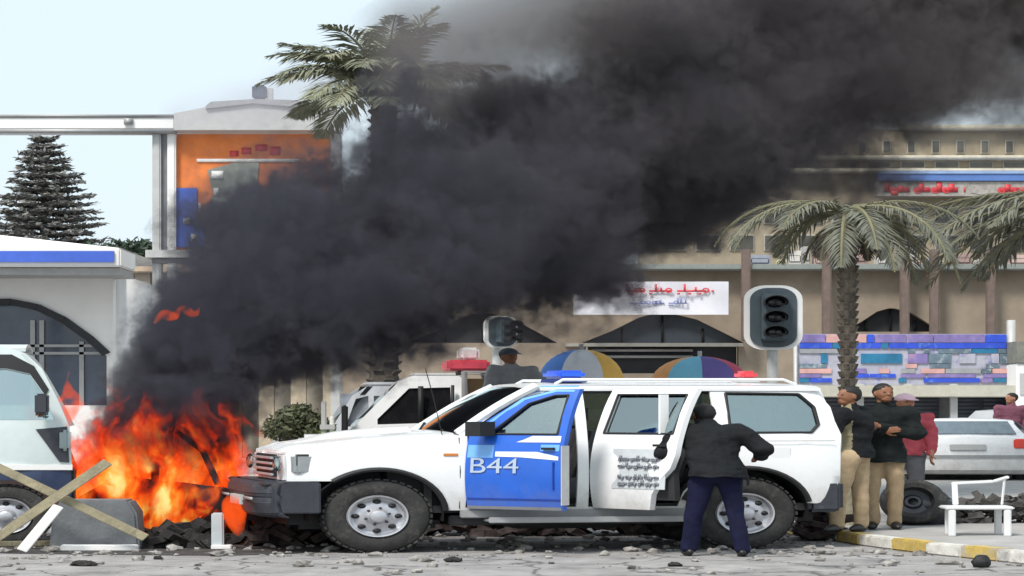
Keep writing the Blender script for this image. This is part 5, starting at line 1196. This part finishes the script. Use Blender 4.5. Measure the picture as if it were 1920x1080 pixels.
for (px, y) in ((1785, 0), (1889, 0), (1790, .36), (1884, .36)):
    mb = MB(); mb.box(X(px) - .028, X(px) + .028, y - .02, y + .02, 0, zs - .036); mb.build('leg', CH, root, bevel=.008)
bk = None
mb = MB(); mb.obox((X(1804), .38, zs), (X(1803), .42, Z(906)), .045, .03); mb.obox((X(1797), .42, Z(909)), (X(1878), .42, Z(905)), .03, .035); mb.obox((X(1878), .42, Z(905)), (X(1902), .30, Z(896)), .03, .035); mb.obox((X(1892), .38, zs), (X(1896), .34, Z(898)), .02, .02); mb.build('back_frame', CH, root, bevel=.008)
t = TH(1860, 28.4, 0, .125); X, Z = t.x, t.z; mb = MB(); r2 = random.Random(9)
for k in range(130):
    x = r2.uniform(X(1782), X(1960)); s_ = r2.uniform(.03, .10)
    st = len(mb.v); mb.box(-s_, s_, -s_ * .7, s_ * .7, -s_ * .35, s_ * .35); mb.xform(Matrix.Translation((x, r2.uniform(-.1, .4), r2.uniform(.03, .30))) @ Matrix.Rotation(r2.uniform(-1, 1), 4, 'Y') @ Matrix.Rotation(r2.uniform(-1.5, 1.5), 4, 'Z'), st)
mb.wob(.04, 6); o = mb.build('scrap_heap', [mat('scrap_grey', (.07, .065, .06), .9, var=.6, scale=8, col2=(.30, .27, .26), cover=.6, dscale=5)], kind='stuff', smooth=False); tag(o, 'grey and black rubble heap on the pavement behind the white chair', 'debris')

# ------------------------------------------------------------------ left foreground: trestle, concrete block, burnt wreck
WOOD = mat('weathered_wood', (.33, .29, .19), .85, var=.25, scale=5, bump=.4, bscale=25, col2=(.22, .19, .13), cover=.55, dscale=6)
t = TH(150, 24.6); root = thing('wooden_trestle', 'crossed pale wooden planks of a barricade leaning in front of the van and flames', 'barricade'); X, Z = t.x, t.z
PTS = [((-40, 1032), (202, 866), 0, .09, WOOD), ((-30, 866), (270, 1010), .10, .085, WOOD), ((44, 1032), (112, 948), -.09, .085, WALLW), ((112, 948), (140, 918), -.09, .05, WALLW)]
for a, b, y, w_, m_ in PTS[:3]:
    mb = MB(); mb.obox((X(a[0]), y, max(.03, Z(a[1]))), (X(b[0]), y + .03, Z(b[1])), .035, w_); mb.build('plank', m_, root, bevel=.006)
mb = MB(); mb.obox((X(-60), .06, Z(1030) + .05), (X(90), .8, .06), .05, .06); mb.build('foot', WOOD, root, bevel=.006)
CONC = mat('grey_concrete', (.16, .17, .18), .9, var=.2, scale=4, bump=.4, bscale=20)
t = TH(178, 25.1); root = thing('concrete_block', 'low grey concrete block behind the crossed planks, before the fire', 'block'); X, Z = t.x, t.z
mb = MB(); mb.prism([(X(92), 0), (X(262), 0), (X(256), Z(962)), (X(240), Z(938)), (X(112), Z(938)), (X(98), Z(962))], 0, .45); mb.build('block', CONC, root, bevel=.02)
mb = MB(); mb.box(X(120), X(264), -.22, -.1, 0, .07); mb.build('base_strip', WALLW, root, bevel=.01)
# burnt-out car inside the flames
t = TH(330, 26.0, -4); root = thing('burnt_car', 'charred remains of a car lying inside the flames', 'wreck'); X, Z = t.x, t.z
mb = MB(); mb.panel([(X(150), .10), (X(150), .55), (X(200), .78), (X(250), .80), (X(290), .76), (X(420), .70), (X(468), .50), (X(468), .12)], lambda x, z: max(0, z - .5) * .2, [arc(X(205), .14, .26, 0, 180, 8), arc(X(415), .14, .26, 0, 180, 8)], thick=.04, step=.12); mb.panel([(X(150), .10), (X(150), .55), (X(200), .78), (X(290), .76), (X(420), .70), (X(468), .50), (X(468), .12)], lambda x, z: 1.4, thick=.04, step=.2); mb.wob(.05, 3); mb.build('body_shell', DARKD, root)
mb = MB()
mb.tube([(X(196), .1, .76), (X(214), .15, 1.15), (X(250), .2, 1.32), (X(320), .2, 1.33), (X(372), .15, 1.1), (X(398), .1, .74)], .03, 6)
mb.tube([(X(196), 1.3, .76), (X(214), 1.25, 1.15), (X(250), 1.2, 1.32), (X(320), 1.2, 1.33), (X(372), 1.25, 1.1), (X(398), 1.3, .74)], .03, 6)
mb.tube([(X(282), .12, .1), (X(280), .18, 1.33)], .035, 6)
for px in (214, 250, 320, 372): mb.tube([(X(px), .18, 1.2 if px in (214, 372) else 1.32), (X(px), 1.25, 1.2 if px in (214, 372) else 1.32)], .02, 6)
mb.wob(.05, 2.5); mb.build('roof_frame', DARKD, root)
for cx in (205, 415):
    for yy in (0, 1.2):
        mb = MB(); mb.lathe([(0, .1), (-.01, .2), (.05, .235), (.15, .22), (.17, .1)], (X(cx), yy, .2), 'y', 18); mb.wob(.05, 4); mb.build('wheel', DARKD, root)
t = TH(325, 25.35); root = thing('charred_debris', 'black heap of charred debris under the flames', 'debris'); X, Z = t.x, t.z
mb = MB()
for k in range(70):
    x = rg.uniform(X(256), X(396)); h = rg.uniform(.05, .16); z = rg.uniform(0, .26) * (1 - abs(x) / .6)
    st = len(mb.v); mb.box(-rg.uniform(.04, .16), rg.uniform(.04, .16), -.06, .06, -h / 2, h / 2); mb.xform(Matrix.Translation((x, rg.uniform(0, .4), max(.03, z))) @ Matrix.Rotation(rg.uniform(-1, 1), 4, 'Y') @ Matrix.Rotation(rg.uniform(-1.5, 1.5), 4, 'Z'), st)
mb.wob(.03, 8); o = mb.build('heap', DARKD, root, smooth=False, kind='stuff')
t = TH(408, 25.2); root = thing('white_marker_block', 'small white upright block standing between the debris and the police bumper', 'block'); X, Z = t.x, t.z
mb = MB(); mb.box(X(396), X(419), 0, .12, 0, Z(962)); mb.build('upright', mat('bluish_white_paint', (.50, .56, .58), .6, var=.12), root, bevel=.012)
mb = MB(); mb.box(X(396), X(434), -.03, .14, 0, .05); mb.build('foot', WALLW, root, bevel=.008)
# scrap heap under and behind the police vehicle
sc = mat('scrap_brown', (.06, .045, .042), .9, var=.6, scale=8, col2=(.22, .2, .2), cover=.66, dscale=5)
for (a, b, D, h, lb, sd) in ((455, 610, 26.0, .36, 'dark reddish scrap heap on the ground under the front bumper', 1), (800, 1340, 27.9, .5, 'long low heap of dark scrap beyond the running board', 2), (1500, 1570, 27.0, .3, 'brown scrap behind the rear wheel', 3)):
    t = TH((a + b) / 2, D); X, Z = t.x, t.z; mb = MB(); r2 = random.Random(sd)
    for k in range(int((b - a) * .8)):
        x = r2.uniform(X(a), X(b)); s_ = r2.uniform(.03, .13)
        st = len(mb.v); mb.box(-s_, s_, -s_ * .7, s_ * .7, -s_ * .35, s_ * .35); mb.xform(Matrix.Translation((x, r2.uniform(-.3, .5), r2.uniform(.04, h))) @ Matrix.Rotation(r2.uniform(-1, 1), 4, 'Y') @ Matrix.Rotation(r2.uniform(-1.5, 1.5), 4, 'Z'), st)
    mb.wob(.05, 6); o = mb.build('scrap_heap', [sc], kind='stuff', smooth=False); tag(o, lb, 'debris')
# ------------------------------------------------------------------ fire and smoke: closed volumes where they stand
def P3(px, py, D): return Vector(((px - 960) * D / F, D, zz(py, D)))
def vmath(nt, op, a, b=None, out=0):
    n = node(nt, 'ShaderNodeVectorMath', operation=op)
    for i, x in enumerate((a, b)):
        if x is None: continue
        if isinstance(x, (Vector, tuple)): n.inputs[i].default_value = tuple(x)
        else: nt.links.new(x, n.inputs[i])
    return n.outputs['Value'] if op in ('DOT_PRODUCT', 'LENGTH', 'DISTANCE') else n.outputs[0]
def fmath(nt, op, a, b=None, c=None, clamp=False):
    n = node(nt, 'ShaderNodeMath', operation=op); n.use_clamp = clamp
    for i, x in enumerate((a, b, c)):
        if x is None: continue
        if isinstance(x, (int, float)): n.inputs[i].default_value = x
        else: nt.links.new(x, n.inputs[i])
    return n.outputs[0]
def segment(nt, P, A, B, r0, r1):
    """1 on the axis, 0 at the radius; also returns the position t along it."""
    ab = B - A
    pa = vmath(nt, 'SUBTRACT', P, A)
    tt = fmath(nt, 'DIVIDE', vmath(nt, 'DOT_PRODUCT', pa, ab), ab.length_squared, clamp=True)
    sc = node(nt, 'ShaderNodeVectorMath', operation='SCALE'); sc.inputs[0].default_value = tuple(ab); nt.links.new(tt, sc.inputs['Scale'])
    d = vmath(nt, 'DISTANCE', pa, sc.outputs[0])
    r = fmath(nt, 'MULTIPLY_ADD', tt, r1 - r0, r0)
    return fmath(nt, 'SUBTRACT', 1.0, fmath(nt, 'DIVIDE', d, r)), tt
# smoke axis: from the fire up and away to the right
S0, S1, S2 = P3(310, 770, 26.7), P3(480, 575, 27.4), P3(2250, -230, 44)
RS0, RS1, RS2 = .98, 1.42, 3.3
m = bpy.data.materials.new('black_smoke'); m.use_nodes = True; nt = m.node_tree; nt.nodes.clear()
tc = node(nt, 'ShaderNodeTexCoord'); P = tc.outputs['Object']; Lk = nt.links.new
f1, t1 = segment(nt, P, Vector((0, 0, 0)), S1 - S0, RS0, RS1)
f2, t2 = segment(nt, P, S1 - S0, S2 - S0, RS1, RS2)
T0, T1 = P3(830, 115, 29.5), P3(2250, -300, 44)
f4, t4 = segment(nt, P, P3(585, 510, 27.8) - S0, P3(1010, 345, 30.2) - S0, 1.85, 2.0)
f3, t3 = segment(nt, P, T0 - S0, T1 - S0, 1.4, 3.0)
n1 = node(nt, 'ShaderNodeTexNoise'); n1.inputs['Scale'].default_value = .55; n1.inputs['Detail'].default_value = 5; n1.inputs['Roughness'].default_value = .56; n1.inputs['Distortion'].default_value = .35
mp = node(nt, 'ShaderNodeMapping'); mp.inputs['Rotation'].default_value = (0, R(24), 0); mp.inputs['Scale'].default_value = (.62, 1, 1.15); Lk(P, mp.inputs[0]); Lk(mp.outputs[0], n1.inputs['Vector'])
nz = fmath(nt, 'SUBTRACT', n1.outputs['Fac'], .5)
core = fmath(nt, 'MAXIMUM', fmath(nt, 'MAXIMUM', f1, f4), f2)
n2 = node(nt, 'ShaderNodeTexNoise'); n2.inputs['Scale'].default_value = 2.3; n2.inputs['Detail'].default_value = 3; n2.inputs['Roughness'].default_value = .6; Lk(P, n2.inputs['Vector'])
bil = fmath(nt, 'ABSOLUTE', fmath(nt, 'SUBTRACT', n2.outputs['Fac'], .5))
v = fmath(nt, 'SUBTRACT', fmath(nt, 'MULTIPLY_ADD', nz, 2.3, core), fmath(nt, 'MULTIPLY', fmath(nt, 'SUBTRACT', .12, bil), 1.6))
sharp = fmath(nt, 'MAXIMUM', fmath(nt, 'MULTIPLY_ADD', t2, -9.5, 6.5), .9)
d1 = fmath(nt, 'MULTIPLY', v, sharp, clamp=True)
v3 = fmath(nt, 'MULTIPLY_ADD', nz, 1.9, f3); d3 = fmath(nt, 'MULTIPLY', v3, 1.3, clamp=True)
dens = fmath(nt, 'ADD', fmath(nt, 'MULTIPLY', d1, 4.0), fmath(nt, 'MULTIPLY', d3, 1.1))
# a little brown in the thin smoke
pv = node(nt, 'ShaderNodeVolumePrincipled'); cm = node(nt, 'ShaderNodeMix', data_type='RGBA'); Lk(t2, cm.inputs[0]); cm.inputs[6].default_value = (.10, .10, .125, 1); cm.inputs[7].default_value = (.15, .118, .10, 1); cm2 = node(nt, 'ShaderNodeMix', data_type='RGBA'); Lk(fmath(nt, 'MULTIPLY', d1, 3.0, clamp=True), cm2.inputs[0]); cm2.inputs[6].default_value = (.30, .275, .27, 1); Lk(cm.outputs[2], cm2.inputs[7]); Lk(cm2.outputs[2], pv.inputs['Color']); pv.inputs['Anisotropy'].default_value = .1
Lk(dens, pv.inputs['Density'])
o_ = node(nt, 'ShaderNodeOutputMaterial'); Lk(pv.outputs[0], o_.inputs['Volume'])
def hull(name, pts, rs, m_, loc, amp, n=20, k=12):
    """Lumpy closed tube round a path, in world metres."""
    CUR['loc'] = Vector(loc); CUR['ang'] = 0
    path = []; rad = []
    for i in range(len(pts) - 1):
        for j in range(k):
            u = j / k; path.append(pts[i].lerp(pts[i + 1], u)); rad.append(rs[i] + (rs[i + 1] - rs[i]) * u)
    path.append(pts[-1]); rad.append(rs[-1])
    d0 = (path[0] - path[1]).normalized(); d1 = (path[-1] - path[-2]).normalized()
    path = [path[0] + d0 * rad[0] * .9, path[0] + d0 * rad[0] * .6] + path + [path[-1] + d1 * rad[-1] * .5]
    rad = [rad[0] * .35, rad[0] * .8] + rad + [rad[-1] * .8]
    mb = MB(); rings = []
    for i, p in enumerate(path):
        d = (path[min(i + 1, len(path) - 1)] - path[max(i - 1, 0)]).normalized(); a = Vector((0, 1, 0)); a = (a - d * a.dot(d)).normalized(); b = d.cross(a)
        rings.append([])
        for q in range(n):
            u = 2 * math.pi * q / n; dr = a * math.cos(u) + b * math.sin(u)
            r = rad[i] * (1 + amp * noise.noise((p + dr * rad[i]) * .6))
            rings[-1].append(p + dr * r)
    vs = [x - Vector(loc) for g in rings for x in g]; fs = [(i * n + q, i * n + (q + 1) % n, (i + 1) * n + (q + 1) % n, (i + 1) * n + q) for i in range(len(rings) - 1) for q in range(n)]
    fs += [tuple(range(n))[::-1], tuple((len(rings) - 1) * n + q for q in range(n))]
    vs = [Vector((x.x / KX, x.y, max(x.z, .02 - loc[2]))) for x in vs]
    return mb.add(vs, fs).build(name, m_, smooth=60)
o = hull('smoke_plume', [S0, S1, S1.lerp(S2, .08), S1.lerp(S2, .3) + Vector((0, 0, .25)), S2 + Vector((0, 0, .6))], [RS0 * 1.35, RS1 * 1.42, 2.7, 3.25, RS2 * 1.75], m, S0, .10)
o['kind'] = 'stuff'; tag(o, 'thick black smoke plume drifting right from the burning car across the whole view', 'smoke')
m.cycles.volume_sampling = 'MULTIPLE_IMPORTANCE'; m.cycles.volume_step_rate = .5
# pale thin smoke around the billboard hood
m = bpy.data.materials.new('thin_smoke'); m.use_nodes = True; nt = m.node_tree; nt.nodes.clear(); Lk = nt.links.new
tc = node(nt, 'ShaderNodeTexCoord'); P = tc.outputs['Object']
A_, B_ = P3(330, 215, 43.5), P3(640, 170, 43.5)
f_, t_ = segment(nt, P, Vector((0, 0, 0)), B_ - A_, .45, .9)
n1 = node(nt, 'ShaderNodeTexNoise'); n1.inputs['Scale'].default_value = .9; n1.inputs['Detail'].default_value = 4; Lk(P, n1.inputs['Vector'])
d_ = fmath(nt, 'MULTIPLY', fmath(nt, 'MULTIPLY_ADD', fmath(nt, 'SUBTRACT', n1.outputs['Fac'], .5), 1.6, f_), .8, clamp=True)
pv = node(nt, 'ShaderNodeVolumePrincipled'); pv.inputs['Color'].default_value = (.62, .60, .66, 1); Lk(fmath(nt, 'MULTIPLY', d_, .75), pv.inputs['Density'])
o_ = node(nt, 'ShaderNodeOutputMaterial'); Lk(pv.outputs[0], o_.inputs['Volume'])
o = hull('smoke_wisp', [A_, B_], [.75, 1.3], m, A_, .1, 14, 6); o['kind'] = 'stuff'; tag(o, 'pale thin smoke drifting over the top of the billboard', 'smoke')

# flames
m = bpy.data.materials.new('flame'); m.use_nodes = True; nt = m.node_tree; nt.nodes.clear(); Lk = nt.links.new
tc = node(nt, 'ShaderNodeTexCoord'); P = tc.outputs['Object']
FO = Vector(((285 - 960) * 26.2 / F, 26.2, 0)); W2, HT = 1.38, 2.0
sp = node(nt, 'ShaderNodeSeparateXYZ'); Lk(P, sp.inputs[0])
wp = node(nt, 'ShaderNodeTexNoise'); wp.inputs['Scale'].default_value = 1.6; wp.inputs['Detail'].default_value = 3; Lk(P, wp.inputs['Vector'])
wsub = vmath(nt, 'SUBTRACT', wp.outputs['Color'], (.5, .5, .5)); wsc_ = node(nt, 'ShaderNodeVectorMath', operation='SCALE'); Lk(wsub, wsc_.inputs[0]); wsc_.inputs['Scale'].default_value = .75
pw = vmath(nt, 'ADD', P, wsc_.outputs[0])
mp = node(nt, 'ShaderNodeMapping'); mp.inputs['Scale'].default_value = (1.9, 2.2, .95); mp.inputs['Rotation'].default_value = (0, R(-14), 0); Lk(pw, mp.inputs[0])
n1 = node(nt, 'ShaderNodeTexNoise'); n1.inputs['Scale'].default_value = 1.5; n1.inputs['Detail'].default_value = 5; n1.inputs['Roughness'].default_value = .6; n1.inputs['Distortion'].default_value = .5; Lk(mp.outputs[0], n1.inputs['Vector'])
# envelope: strong at the base, dying upwards, rounded at the sides
ax = fmath(nt, 'DIVIDE', sp.outputs['X'], W2); ax2 = fmath(nt, 'MULTIPLY', ax, ax)
ay = fmath(nt, 'DIVIDE', fmath(nt, 'SUBTRACT', sp.outputs['Y'], .35), .85); ay2 = fmath(nt, 'MULTIPLY', ay, ay)
hz = fmath(nt, 'DIVIDE', sp.outputs['Z'], HT)
env = fmath(nt, 'SUBTRACT', fmath(nt, 'SUBTRACT', fmath(nt, 'SUBTRACT', .62, fmath(nt, 'MULTIPLY_ADD', fmath(nt, 'MULTIPLY', ax2, ax2), .65, fmath(nt, 'MULTIPLY', ax2, .45))), fmath(nt, 'MULTIPLY', ay2, .45)), fmath(nt, 'ADD', fmath(nt, 'MULTIPLY', hz, .50), fmath(nt, 'POWER', hz, 5.0)))
lowcut = fmath(nt, 'MULTIPLY', fmath(nt, 'SUBTRACT', .24, hz, clamp=True), 1.6)
cx_ = fmath(nt, 'SUBTRACT', ax, .12); cz_ = fmath(nt, 'SUBTRACT', hz, .32); cr2 = fmath(nt, 'ADD', fmath(nt, 'MULTIPLY', cx_, cx_), fmath(nt, 'MULTIPLY', fmath(nt, 'MULTIPLY', cz_, cz_), 3.0))
env = fmath(nt, 'ADD', env, fmath(nt, 'MULTIPLY', fmath(nt, 'SUBTRACT', .28, cr2, clamp=True), 1.3))
q = fmath(nt, 'SUBTRACT', fmath(nt, 'MULTIPLY_ADD', fmath(nt, 'SUBTRACT', n1.outputs['Fac'], .5), 5.6, fmath(nt, 'SUBTRACT', env, .10)), lowcut)
rp = node(nt, 'ShaderNodeValToRGB'); Lk(q, rp.inputs[0]); cr = rp.color_ramp
cr.elements[0].position = 0; cr.elements[0].color = (.12, .006, .002, 1)
cr.elements[1].position = 1; cr.elements[1].color = (1.0, .80, .28, 1)
for p_, c_ in ((.14, (.38, .015, .003, 1)), (.30, (.80, .045, .005, 1)), (.50, (1.0, .12, .01, 1)), (.72, (1.0, .26, .02, 1)), (.88, (1.0, .48, .06, 1))):
    e = cr.elements.new(p_); e.color = c_
dn = fmath(nt, 'MULTIPLY', fmath(nt, 'MULTIPLY', q, 6.0, clamp=True), 5.0)
ab = node(nt, 'ShaderNodeVolumeAbsorption'); ab.inputs[0].default_value = (0, 0, 0, 1); Lk(dn, ab.inputs['Density'])
em = node(nt, 'ShaderNodeEmission'); Lk(rp.outputs[0], em.inputs[0]); Lk(fmath(nt, 'MULTIPLY', dn, 1.05), em.inputs[1])
ad = node(nt, 'ShaderNodeAddShader'); Lk(ab.outputs[0], ad.inputs[0]); Lk(em.outputs[0], ad.inputs[1])
o_ = node(nt, 'ShaderNodeOutputMaterial'); Lk(ad.outputs[0], o_.inputs['Volume'])
CUR['loc'] = FO; CUR['ang'] = 0
mb = MB(); mb.ball((0, .35, 1.05), W2 * 1.05 / KX * 1.2, .85, 1.4, 28, 18); mb.v = [Vector((v.x, v.y, max(.18, v.z))) for v in mb.v]; mb.wob(.08, 2)
o = mb.build('flames', m, smooth=60); o['kind'] = 'stuff'; tag(o, 'orange and red flames roaring from the burnt car beside the police bumper', 'fire')
m.cycles.volume_step_rate = .4
# stray tongue of fire high on the left edge of the smoke
FLM = m
def tongue(px, py, D, ln, r, ang, label):
    CUR['loc'] = P3(px, py, D); CUR['ang'] = 0
    mb = MB(); pts = []; rs = []
    for i in range(12):
        u = i / 11; pts.append(Vector((math.cos(R(ang)) * ln * u / KX, .05 * math.sin(5 * u), math.sin(R(ang)) * ln * u + .05 * math.sin(u * 7)))); rs.append(max(.004, r * math.sin(math.pi * min(.97, u + .06)) * (1 - .4 * u)))
    mb.tube(pts, rs, 10); mb.wob(r * .6, 4)
    mt = bpy.data.materials.get('flame_tongue')
    if not mt:
        mt = bpy.data.materials.new('flame_tongue'); mt.use_nodes = True; n_ = mt.node_tree; n_.nodes.clear()
        tq = node(n_, 'ShaderNodeTexCoord'); nn = node(n_, 'ShaderNodeTexNoise'); nn.inputs['Scale'].default_value = 5; n_.links.new(tq.outputs['Object'], nn.inputs['Vector'])
        den = fmath(n_, 'MULTIPLY', fmath(n_, 'SUBTRACT', nn.outputs['Fac'], .36, clamp=True), 45)
        a_ = node(n_, 'ShaderNodeVolumeAbsorption'); a_.inputs[0].default_value = (0, 0, 0, 1); n_.links.new(den, a_.inputs[1])
        e_ = node(n_, 'ShaderNodeEmission'); e_.inputs[0].default_value = (1.0, .10, .012, 1); n_.links.new(fmath(n_, 'MULTIPLY', den, .75), e_.inputs[1])
        s_ = node(n_, 'ShaderNodeAddShader'); n_.links.new(a_.outputs[0], s_.inputs[0]); n_.links.new(e_.outputs[0], s_.inputs[1])
        oo = node(n_, 'ShaderNodeOutputMaterial'); n_.links.new(s_.outputs[0], oo.inputs['Volume'])
    o = mb.build('flame_tongue', mt, smooth=60); o['kind'] = 'stuff'; tag(o, label, 'fire')
tongue(292, 606, 26.35, .42, .07, 30, 'thin red tongue of fire high on the left edge of the smoke')
tongue(330, 590, 26.5, .35, .06, 15, 'small red flame beside the high tongue, deeper in the smoke')
tongue(434, 930, 25.0, .5, .10, -78, 'narrow flame licking down beside the police front bumper')
tongue(62, 800, 26.4, .42, .16, 94, 'orange flame added inside the van for the fire reflected in its window')  # added in the cab, stands for the flames mirrored in the side glass
tongue(128, 800, 25.7, .6, .13, 88, 'upright flame between the van nose and the fire')
# ------------------------------------------------------------------ pieces that could be picked apart become objects of their own
SPLIT = {'side_wall': 'side_wall', 'green_emblem': 'green_emblem', 'white_print': 'white_print', 'red_print': 'red_print', 'shelf': 'shelf', 'cornice': 'cornice', 'post': 'post',
         'shutter_slat': 'slat', 'wiper': 'wiper', 'windscreen_pillar': 'windscreen_pillar', 'bumper_strip': 'bumper_strip', 'eye': 'eye', 'cab_side': 'cab_side', 'side_window': 'side_window',
         'window_post': 'window_post', 'flap': 'flap', 'body_side': 'body_side', 'white_parcel': 'parcel', 'beam_flange': 'beam_flange', 'body_shell': 'body_shell', 'window_bar': 'window_bar', 'rim_hole': 'rim_hole', 'wheel_nut': 'wheel_nut', 'red_lettering': 'letter', 'small_print': 'letter', 'red_writing': 'letter', 'blue_writing': 'letter', 'windscreen_post': None}
def islands(me):
    par = list(range(len(me.vertices)))
    def f(a):
        while par[a] != a: par[a] = par[par[a]]; a = par[a]
        return a
    for e in me.edges:
        a, b = f(e.vertices[0]), f(e.vertices[1])
        if a != b: par[a] = b
    g = {}
    for i in range(len(par)): g.setdefault(f(i), []).append(i)
    return list(g.values())
for o in list(SC.objects):
    st = o.name.split('.')[0]
    if o.type != 'MESH' or not SPLIT.get(st) or o.get('kind') == 'stuff': continue
    me = o.data; isl = islands(me)
    if len(isl) < 2: continue
    for k, vi in enumerate(isl):
        ix = {v: j for j, v in enumerate(vi)}; nm = bpy.data.meshes.new(SPLIT[st])
        pf = [p for p in me.polygons if p.vertices[0] in ix]
        nm.from_pydata([me.vertices[v].co[:] for v in vi], [], [tuple(ix[v] for v in p.vertices) for p in pf])
        nm.polygons.foreach_set('use_smooth', [p.use_smooth for p in pf])
        for q in me.materials: nm.materials.append(q)
        sh = {tuple(sorted(e.vertices)) for e in me.edges if e.use_edge_sharp}
        for e in nm.edges:
            if tuple(sorted((vi[e.vertices[0]], vi[e.vertices[1]]))) in sh: e.use_edge_sharp = True
        if k == 0: o.data = nm; o.name = SPLIT[st]
        else:
            c = bpy.data.objects.new(SPLIT[st], nm); COL.objects.link(c); c.parent = o.parent; c.location = o.location
